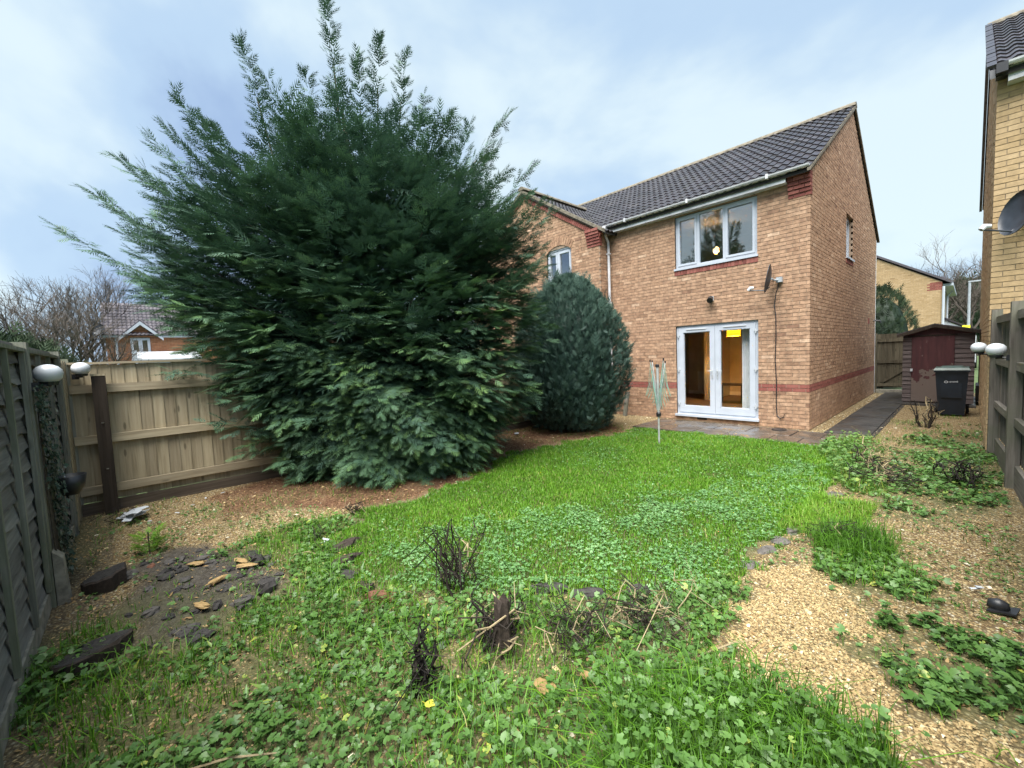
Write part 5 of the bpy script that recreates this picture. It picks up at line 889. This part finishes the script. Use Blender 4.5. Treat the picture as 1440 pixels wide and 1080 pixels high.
W2 = Acc(); lance = (np.array([(0, 0, 0), (.35, .16, .12), (1, 0, .05), (.35, -.16, .12)], float), np.array([(0, 1, 2), (0, 2, 3)]), np.array([-.1, 0, .12, 0])); x, y = scatter(7500, (-2.6, 2.3), (-10.3, -.5), lambda x, y: (soft('weed_front', x, y, .2) | soft('weed_left', x, y, .3) | soft('weed_r2', x, y, .25) | soft('clump', x, y, .15) | soft('weed_r3', x, y, .2)) & ~bare(x, y) & (fnoise(x, y, 2.4, 91) > .50)); n = len(x)
az = rng.uniform(0, 6.28, n); W2.add(*stamp(lance[0], lance[1], np.c_[x, y, gh(x, y) + rng.uniform(0, .06, n)], np.c_[np.cos(az), np.sin(az), rng.uniform(.1, 1.2, n)], np.c_[-np.cos(az) * .5, -np.sin(az) * .5, np.ones(n)], rng.uniform(.03, .09, n), .55 + rng.normal(0, .2, n), lance[2])); link('lance_weeds', W2.mesh('lance_weeds'), 'weed', label='narrow leaved weeds mixed among the round leaved ground cover', cat='weeds', kind='stuff')
# ---------------------------------------------------------------- dead plants
def dead_plant(label, c, h, spread, n, seed, bend=.25, t0=.35, twigs=3, thick=.006, fold=0, lean=(0, 0), pale=.08):
    r = random.Random(seed); T = thing('dead_plant', label, 'dead plant', (c[0], c[1], 0)); 
    for k in range(n):
        a = r.uniform(0, 2 * math.pi); s = spread * math.sqrt(r.random()); x, y = c[0] + s * .45 * math.cos(a), c[1] + s * .45 * math.sin(a); z = float(gh(np.array([x]), np.array([y]))[0]) - .02; H = h * r.uniform(.45, 1.0); dx, dy = math.cos(a) * s * r.uniform(.2, 1) + lean[0] * H, math.sin(a) * s * r.uniform(.2, 1) + lean[1] * H; mb = MB(); mb.tv = 1.0 if r.random() < pale else max(0, r.gauss(t0, .16)); pts = []
        for i in range(6): t = i / 5; pts.append((x + dx * t + r.gauss(0, bend * .06), y + dy * t + r.gauss(0, bend * .06), z + H * t * (1 - .15 * bend * t)))
        th = thick * r.uniform(.6, 1.4)
        if r.random() < fold: p = pts[-1]; pts += [(p[0] + r.gauss(0, .07), p[1] + r.gauss(0, .07), p[2] - H * .12), (p[0] + r.gauss(0, .13), p[1] + r.gauss(0, .13), p[2] - H * r.uniform(.35, .8))]
        mb.tube(pts, [th * (1 - .55 * i / len(pts)) for i in range(len(pts))], 5)
        for _ in range(twigs):
            p = pts[r.randint(2, len(pts) - 1)]; mb.tube([p, (p[0] + r.gauss(0, .04), p[1] + r.gauss(0, .04), p[2] + r.gauss(.0, .04)), (p[0] + r.gauss(0, .08), p[1] + r.gauss(0, .08), p[2] + r.gauss(-.03, .06))], [th * .5, th * .4, th * .2], 3, False)
        part('stem', mb, 'dead_stem', T, tint=True)
    return T
dead_plant('tall black dead stems bent over at the top, at the near lawn edge', (-.42, -8.12), .62, .22, 26, 1, .45, .28, 3, .006, .55); dead_plant('thin upright blackened dead stalk among the front weeds', (.24, -8.80), .42, .06, 12, 2, .4, .10, 2, .009, .1, (-.0, .10), 0); dead_plant('dead stems leaning beside the old stump', (.62, -8.02), .34, .20, 24, 3, .5, .36, 3, .005, .3, pale=.10)
dead_plant('bushy mat of dead stems right of the old stump', (.84, -7.55), .34, .26, 30, 4, .5, .42, 3, .0045, .4, pale=.10); dead_plant('dead stalks crowding the side of the old stump', (.27, -8.30), .36, .14, 26, 5, .5, .22, 3, .007, .3)
dead_plant('pale dry stems standing before the wheelie bin', (1.58, 1.45), .62, .22, 14, 6, .3, .55, 3, .011, .1, pale=.35); dead_plant('dead stems folded like a tent by the grey fence', (2.03, -2.85), .42, .20, 14, 7, .8, .15, 4, .008, .6); dead_plant('low tangle of dead stems beside the lawn edge stones', (1.42, -3.35), .34, .26, 20, 8, .9, .35, 5, .007, .7, pale=.15); dead_plant('brown dead stems standing in the green leafy clump', (1.18, -2.65), .46, .16, 12, 9, .5, .5, 3, .008, .3, pale=.2)
dead_plant('dark curled stems on top of the grassy tuft', (1.42, -5.55), .26, .16, 16, 10, 1.0, .18, 3, .004, .9); dead_plant('dead stems poking up through the litter by the dark post', (-4.30, -9.98), .20, .10, 8, 11, .6, .25, 3, .004, .3); dead_plant('short dead stems on gravel left of the lawn', (-2.06, -8.62), .24, .12, 7, 12, .5, .3, 2, .004, .2); dead_plant('dead stem standing where the lawn meets the needle bed', (-2.55, -8.05), .18, .08, 7, 13, .6, .3, 2, .007, .2)
# stump, logs, rocks, edging
def lump(c, sx, sy, sz, seed, mat, name, label, cat, group=None, ang=0, n1=9, n2=6, flat=.0, tv=.5):
    r = np.random.default_rng(seed); mb = MB(); mb.tv = tv; V_ = []; ca_, sa_ = math.cos(ang), math.sin(ang)
    for i in range(n2):
        ph = math.pi * (i / (n2 - 1)) - math.pi / 2
        for k in range(n1): th = 2 * math.pi * k / n1; q = r.uniform(.62, 1.2); x = math.cos(ph) ** .7 * math.cos(th) * sx * q if abs(math.cos(ph)) > 1e-6 else 0; y = math.cos(ph) ** .7 * math.sin(th) * sy * q if abs(math.cos(ph)) > 1e-6 else 0; z = math.sin(ph) * sz * r.uniform(.85, 1.1); V_.append((c[0] + x * ca_ - y * sa_, c[1] + x * sa_ + y * ca_, c[2] + z))
    mb.add(V_, [(i * n1 + k, i * n1 + (k + 1) % n1, (i + 1) * n1 + (k + 1) % n1, (i + 1) * n1 + k) for i in range(n2 - 1) for k in range(n1)]); return single(name, mb, mat, label, cat, group, tint=True)
st_ = thing('tree_stump', 'old fluted dark stump standing in the front weeds', 'stump', (.33, -8.33, 0)); mb = MB(); n = 18; V_ = []
for z, q in ((-.05, 1.25), (.05, 1.05), (.18, .95), (.30, .92), (.345, .9)):
    for k in range(n): th = 2 * math.pi * k / n; rr = .043 * q * (1 + .24 * math.sin(th * 5 + 1) + .10 * math.sin(th * 9)); V_.append((.33 + rr * math.cos(th), -8.33 + rr * math.sin(th), z * .86 + (.025 * math.sin(th * 3 + 2) + .02 * math.sin(th * 7) if z > .3 else 0)))
mb.tv = .45; mb.add(V_, [(i * n + k, i * n + (k + 1) % n, (i + 1) * n + (k + 1) % n, (i + 1) * n + k) for i in range(4) for k in range(n)] + [tuple(4 * n + k for k in range(n))]); part('bole', mb, 'log_bark', st_, tint=True)
mb = MB(); mb.tv = 1.0; mb.tube([(.31, -8.36, .29), (.28, -8.34, .315), (.25, -8.33, .32)], [.008, .008, .003], 5); part('splinter', mb, 'dead_stem', st_, tint=True)
def disc(label, c, rx_, ry_, h, tilt, seed):
    T = thing('log_slice', label, 'log', (c[0], c[1], 0)); r = np.random.default_rng(seed); n = 18; q = r.uniform(.85, 1.12, n); mb = MB(); mb.tv = .35; V_ = []
    for z, s in ((0, 1.02), (h * .9, 1.04), (h, .95), (h - .008, .5)):
        for k in range(n): th = 2 * math.pi * k / n; x, y = rx_ * q[k] * s * math.cos(th), ry_ * q[k] * s * math.sin(th); V_.append((c[0] + x, c[1] + y, c[2] + z + tilt[0] * x + tilt[1] * y + r.normal(0, .004)))
    mb.add(V_[:3 * n], [(i * n + k, i * n + (k + 1) % n, (i + 1) * n + (k + 1) % n, (i + 1) * n + k) for i in range(2) for k in range(n)]); part('bark', mb, 'log_bark', T, tint=True)
    mb = MB(); mb.tv = .25; mb.add(V_[2 * n:], [(k, (k + 1) % n, n + (k + 1) % n, n + k) for k in range(n)] + [tuple(n + k for k in range(n))]); part('cut_face', mb, 'rock', T, tint=True)
disc('blackened log slice by the lap panel fence, nearer the pile of white litter', (-2.52, -10.06, -.02), .17, .13, .12, (.10, .25), 1); disc('blackened log slice lying among weeds beside the lap panel fence', (-1.36, -10.08, -.02), .13, .17, .10, (.12, .15), 2)
r_ = random.Random(3); k = 0
for i in range(44):
    for _ in range(20):
        x, y = r_.uniform(-2.8, -1.0), r_.uniform(-9.95, -9.0)
        if inside(POLY['soil'], np.array([x]), np.array([y]))[0]: break
    s = r_.uniform(.02, .085); lump((x, y, float(gh(np.array([x]), np.array([y]))[0]) + .003), s, s * r_.uniform(.5, .95), s * r_.uniform(.35, .6), 50 + i, 'rock', 'soil_clod', 'dark grey clod in the bare earth patch by the lap panel fence', 'clod', 'clods in the bare earth patch', r_.uniform(0, 3), tv=r_.uniform(.3, .95))
lump((-1.42, -9.16, .05), .09, .075, .06, 91, 'rock', 'rock', 'dark rounded rock at the lawn side of the bare earth patch', 'rock', tv=.35); lump((-1.95, -9.12, .05), .08, .06, .05, 92, 'rock', 'rock', 'dark rock beside tan chips in the bare earth patch', 'rock', tv=.3)
for i, (x, y, a) in enumerate(((-2.02, -9.22, .3), (-1.88, -9.20, .9), (-1.78, -9.42, 2.0), (-2.25, -9.5, 1.0), (-1.45, -9.55, .4))): lump((x, y, .065), .085, .03, .012, 95 + i, 'tan_leaf', 'wood_chip', 'tan split wood chip lying on the dark earth patch', 'wood chip', 'wood chips on the earth patch', a, tv=.8)
lump((-2.55, -9.78, .03), .06, .035, .03, 120, 'terracotta', 'brick_fragment', 'small red brick fragment by the blackened log slice', 'brick')
for i, (x, y, a, L) in enumerate(((1.0, -6.02, 1.45, .12), (1.02, -5.75, 1.6, .10), (1.05, -5.45, 1.5, .11), (1.10, -4.75, 1.4, .13), (1.14, -4.42, 1.3, .15), (1.12, -4.1, 1.5, .12), (.98, -6.35, 1.3, .1))): lump((x, y, -.006), L * 1.0, .06 + .02 * (i % 2), .03, 130 + i, 'rock', 'edging_stone', 'grey edging stone along the lawn beside the gravel path', 'edging stone', 'lawn edging stones', a, tv=.95)
for i, (x, y, a, L, s) in enumerate(((-1.20, -8.66, .5, .10, 'rock'), (-.70, -8.60, .8, .11, 'terracotta'), (-.90, -8.62, .3, .08, 'log_bark'), (.10, -7.70, .7, .13, 'rock'), (.34, -7.56, .9, .12, 'rock'), (.58, -7.3, .8, .10, 'rock'), (-1.45, -8.56, 1.6, .12, 'log_bark'), (-1.75, -8.45, 1.8, .13, 'log_bark'))): lump((x, y, .015), L * 1.2, .055, .045, 150 + i, s, 'edging_piece', 'dark edging piece half buried at the near border of the lawn', 'edging piece', 'near lawn edging', a, tv=.4)
def sheets(label, c, n, size, seed, spread, cat='litter'):
    r = random.Random(seed); T = thing('litter', label, cat, (c[0], c[1], 0))
    for k in range(n):
        a = r.uniform(0, math.pi); L, w = size * r.uniform(.5, 1.2), size * r.uniform(.2, .5); p = (c[0] + r.gauss(0, spread), c[1] + r.gauss(0, spread * .6), .03 + .012 * k); ax = unit(np.array((math.cos(a), math.sin(a), r.gauss(0, .12)))); ay = unit(np.cross((r.gauss(0, .15), r.gauss(0, .15), 1), ax)); az = np.cross(ax, ay); mb = MB(); P0 = [np.array(p) + ax * L * (.5 + r.uniform(-.12, .12)) * i + ay * w * (.5 + r.uniform(-.2, .2)) * j for i, j in ((-1, -1), (0, -1.3), (1, -1), (1.1, .2), (.8, 1), (-1, 1))]; mb.prism(P0, az * .006); part('piece', mb, 'white_paint', T)
sheets('heap of broken white plastic pieces on the ground by the dark post', (-4.28, -9.90), 9, .20, 3, .10); sheets('small crumpled white scrap on the gravel at the lawn corner', (-1.96, -8.55), 2, .07, 5, .01); sheets('white scrap lying under the blue green shrub', (-4.45, -3.75), 1, .2, 6, .01); sheets('small curled white scrap on the gravel near the black plastic', (2.16, -5.78), 2, .05, 8, .01)
for i, (x, y) in enumerate(((-4.1, -9.5), (-4.3, -9.35), (-4.5, -9.2), (-4.0, -9.75), (-4.6, -9.0))): sheets('tiny white fragment on the ground along the pale board fence', (x, y), 1, .045, 60 + i, .01)
for o in bpy.data.objects:
    if o.name.startswith('litter') and o.get('label', '').startswith('tiny'): o['group'] = 'white fragments along the fence'
bk = thing('plastic_scrap', 'crumpled black plastic scrap on the gravel by the grey fence', 'scrap', (2.27, -5.98, 0)); mb = MB(); mb.lathe([(.02, 0), (.05, .02), (.045, .06), (.01, .075)], (2.25, -5.98, .01), 9, .7); part('cup', mb, 'black_plastic', bk, smooth=True); part('flap', MB().prism([(2.2, -6.04, .012), (2.32, -6.02, .02), (2.34, -5.93, .03), (2.24, -5.96, .015)], (0, 0, .012)), 'black_plastic', bk)
lump((2.42, -5.9, .04), .06, .05, .05, 170, 'rock', 'rock', 'dark stone beside the black plastic scrap', 'rock', tv=.3)
single('plastic_strip', MB().tube([(2.24, -6.42, .03), (2.30, -6.5, .05), (2.36, -6.55, .02)], [.02, .015, .004], 5), 'black_plastic', 'black plastic strip poking from the large leaved weeds by the grey fence', 'scrap')
def leaf_thing(label, c, s, ang, mat, seed):
    r = random.Random(seed); T = thing('fallen_leaf', label, 'leaf', (c[0], c[1], 0)); n = 8; mb = MB(); mb.tv = r.uniform(.3, .9); ca_, sa_ = math.cos(ang), math.sin(ang); V_ = []
    for i in range(n + 1):
        t = i / n; w = .42 * math.sin(math.pi * t ** .8) * s; x = (t - .5) * s
        for j in (-1, 0, 1): xx, yy = x, j * w * r.uniform(.85, 1.15); V_.append((c[0] + xx * ca_ - yy * sa_, c[1] + xx * sa_ + yy * ca_, c[2] + abs(j) * .02 * s * 4 + .08 * s * math.sin(t * 3)))
    mb.add(V_, [(3 * i + j, 3 * i + j + 1, 3 * i + j + 4, 3 * i + j + 3) for i in range(n) for j in (0, 1)]); part('blade', mb, mat, T, smooth=True, tint=True); mb = MB(); mb.tv = .2; mb.tube([(c[0] - .5 * s * ca_, c[1] - .5 * s * sa_, c[2] + .004), (c[0] - .75 * s * ca_, c[1] - .75 * s * sa_, c[2] + .01)], .0018, 4); part('stalk', mb, mat, T, tint=True)
leaf_thing('large curled tan dead leaf on the weeds in front of the stump', (.70, -8.38, .035), .13, 2.2, 'tan_leaf', 1); leaf_thing('bright yellow fallen leaf beside the blackened stalk', (.40, -8.86, .05), .055, .5, 'yellow_leaf', 2); leaf_thing('small tan dead leaf on bare soil right of the stump', (.80, -8.18, .03), .07, .8, 'tan_leaf', 3)
for i, (p0, p1) in enumerate((((.18, -8.55), (.30, -8.20)), ((1.16, -7.62), (1.34, -7.30)), ((1.28, -7.95), (1.22, -7.55)), ((-.05, -9.75), (.15, -9.45)), ((-1.85, -8.85), (-1.65, -8.7)))):
    a, b_ = np.array(p0), np.array(p1); mb = MB(); mb.tv = 1.0; mb.tube([(a[0], a[1], .04), (*(a * .6 + b_ * .4 + .02), .12 if i == 0 else .07), (*b_, .16 if i == 0 else .05)], [.005, .005, .003], 5); single('dry_twig', mb, 'dead_stem', 'pale dry twig lying across the weeds and gravel', 'twig', 'dry twigs', tint=True)
# ivy on the lap fence and a hanging pot
iv = thing('ivy', 'pale ivy climbing the dark lap panel fence', 'ivy', (-2.6, -10.3, 0)); n = 1100; t = rng.uniform(0, 1, n); sx_ = -2.42 - .42 * (1 - t) + rng.normal(0, .085, n); z = 1.55 * t + .08; A = Acc(); il = (np.array([(-.4, 0, 0), (0, .7, .05), (.25, .3, .05), (1, 0, 0), (.25, -.3, .05), (0, -.7, .05)], float), np.array([(0, 1, 2, 3, 4, 5)])); il = (il[0], np.array([(0, 1, 2), (0, 2, 3), (0, 3, 4), (0, 4, 5)]), None)
A.add(*stamp(il[0], il[1], np.c_[sx_, -10.30 + np.abs(rng.normal(.015, .03, n)), z], np.c_[rng.normal(0, .7, n), rng.normal(.2, .3, n), rng.normal(-.7, .4, n)], np.c_[rng.normal(0, .3, n), np.ones(n), rng.normal(.4, .3, n)], rng.uniform(.015, .035, n), .5 + rng.normal(0, .25, n), None)); link('leaves', A.mesh('leaves'), 'ivy', iv); mb = MB()
for k in range(4): mb.tube([(-2.8 + .1 * k, -10.29, 0), (-2.62 + .05 * k, -10.30, .5), (-2.52 + .02 * k, -10.305, 1.0), (-2.45, -10.305, 1.5)], [.008, .006, .005, .003], 5)
part('stems', mb, 'bark', iv, tint=True)
pot = thing('hanging_pot', 'small black wall pot hung on the ivy covered fence', 'pot', (-2.9, -10.27, .7)); part('bowl', MB().lathe([(.05, .70), (.085, .76), (.10, .86), (.092, .86), (.06, .76)], (-2.9, -10.22, 0), 12), 'black_plastic', pot, smooth=True); part('hook', MB().tube([(-2.9, -10.32, .9), (-2.9, -10.26, .92), (-2.9, -10.25, .85)], .006, 5), 'metal', pot)
sp = thing('young_shrub', 'small fresh green seedling on the gravel by the blackened log slice', 'plant', (-2.95, -9.78, 0)); n = 60; a = rng.uniform(0, 2 * math.pi, n); zz_ = rng.uniform(.0, .22, n); V, T, c = stamp(SPR[1][0], SPR[1][1], np.c_[-2.95 + .05 * np.cos(a), -9.78 + .05 * np.sin(a), zz_], np.c_[np.cos(a), np.sin(a), np.full(n, .7)], np.c_[-np.cos(a) * .3, -np.sin(a) * .3, np.ones(n)], rng.uniform(.08, .15, n), .7 + rng.normal(0, .1, n), SPR[1][2]); link('foliage', npmesh('foliage', V, T, c), 'grass', sp); mb = MB(); mb.tube([(-2.95, -9.78, -.05), (-2.95, -9.78, .22)], .006, 5); part('stem', mb, 'bark', sp, tint=True)
print('tris', sum(len(o.data.polygons) for o in bpy.data.objects if o.type == 'MESH'), 'objs', len(bpy.data.objects))
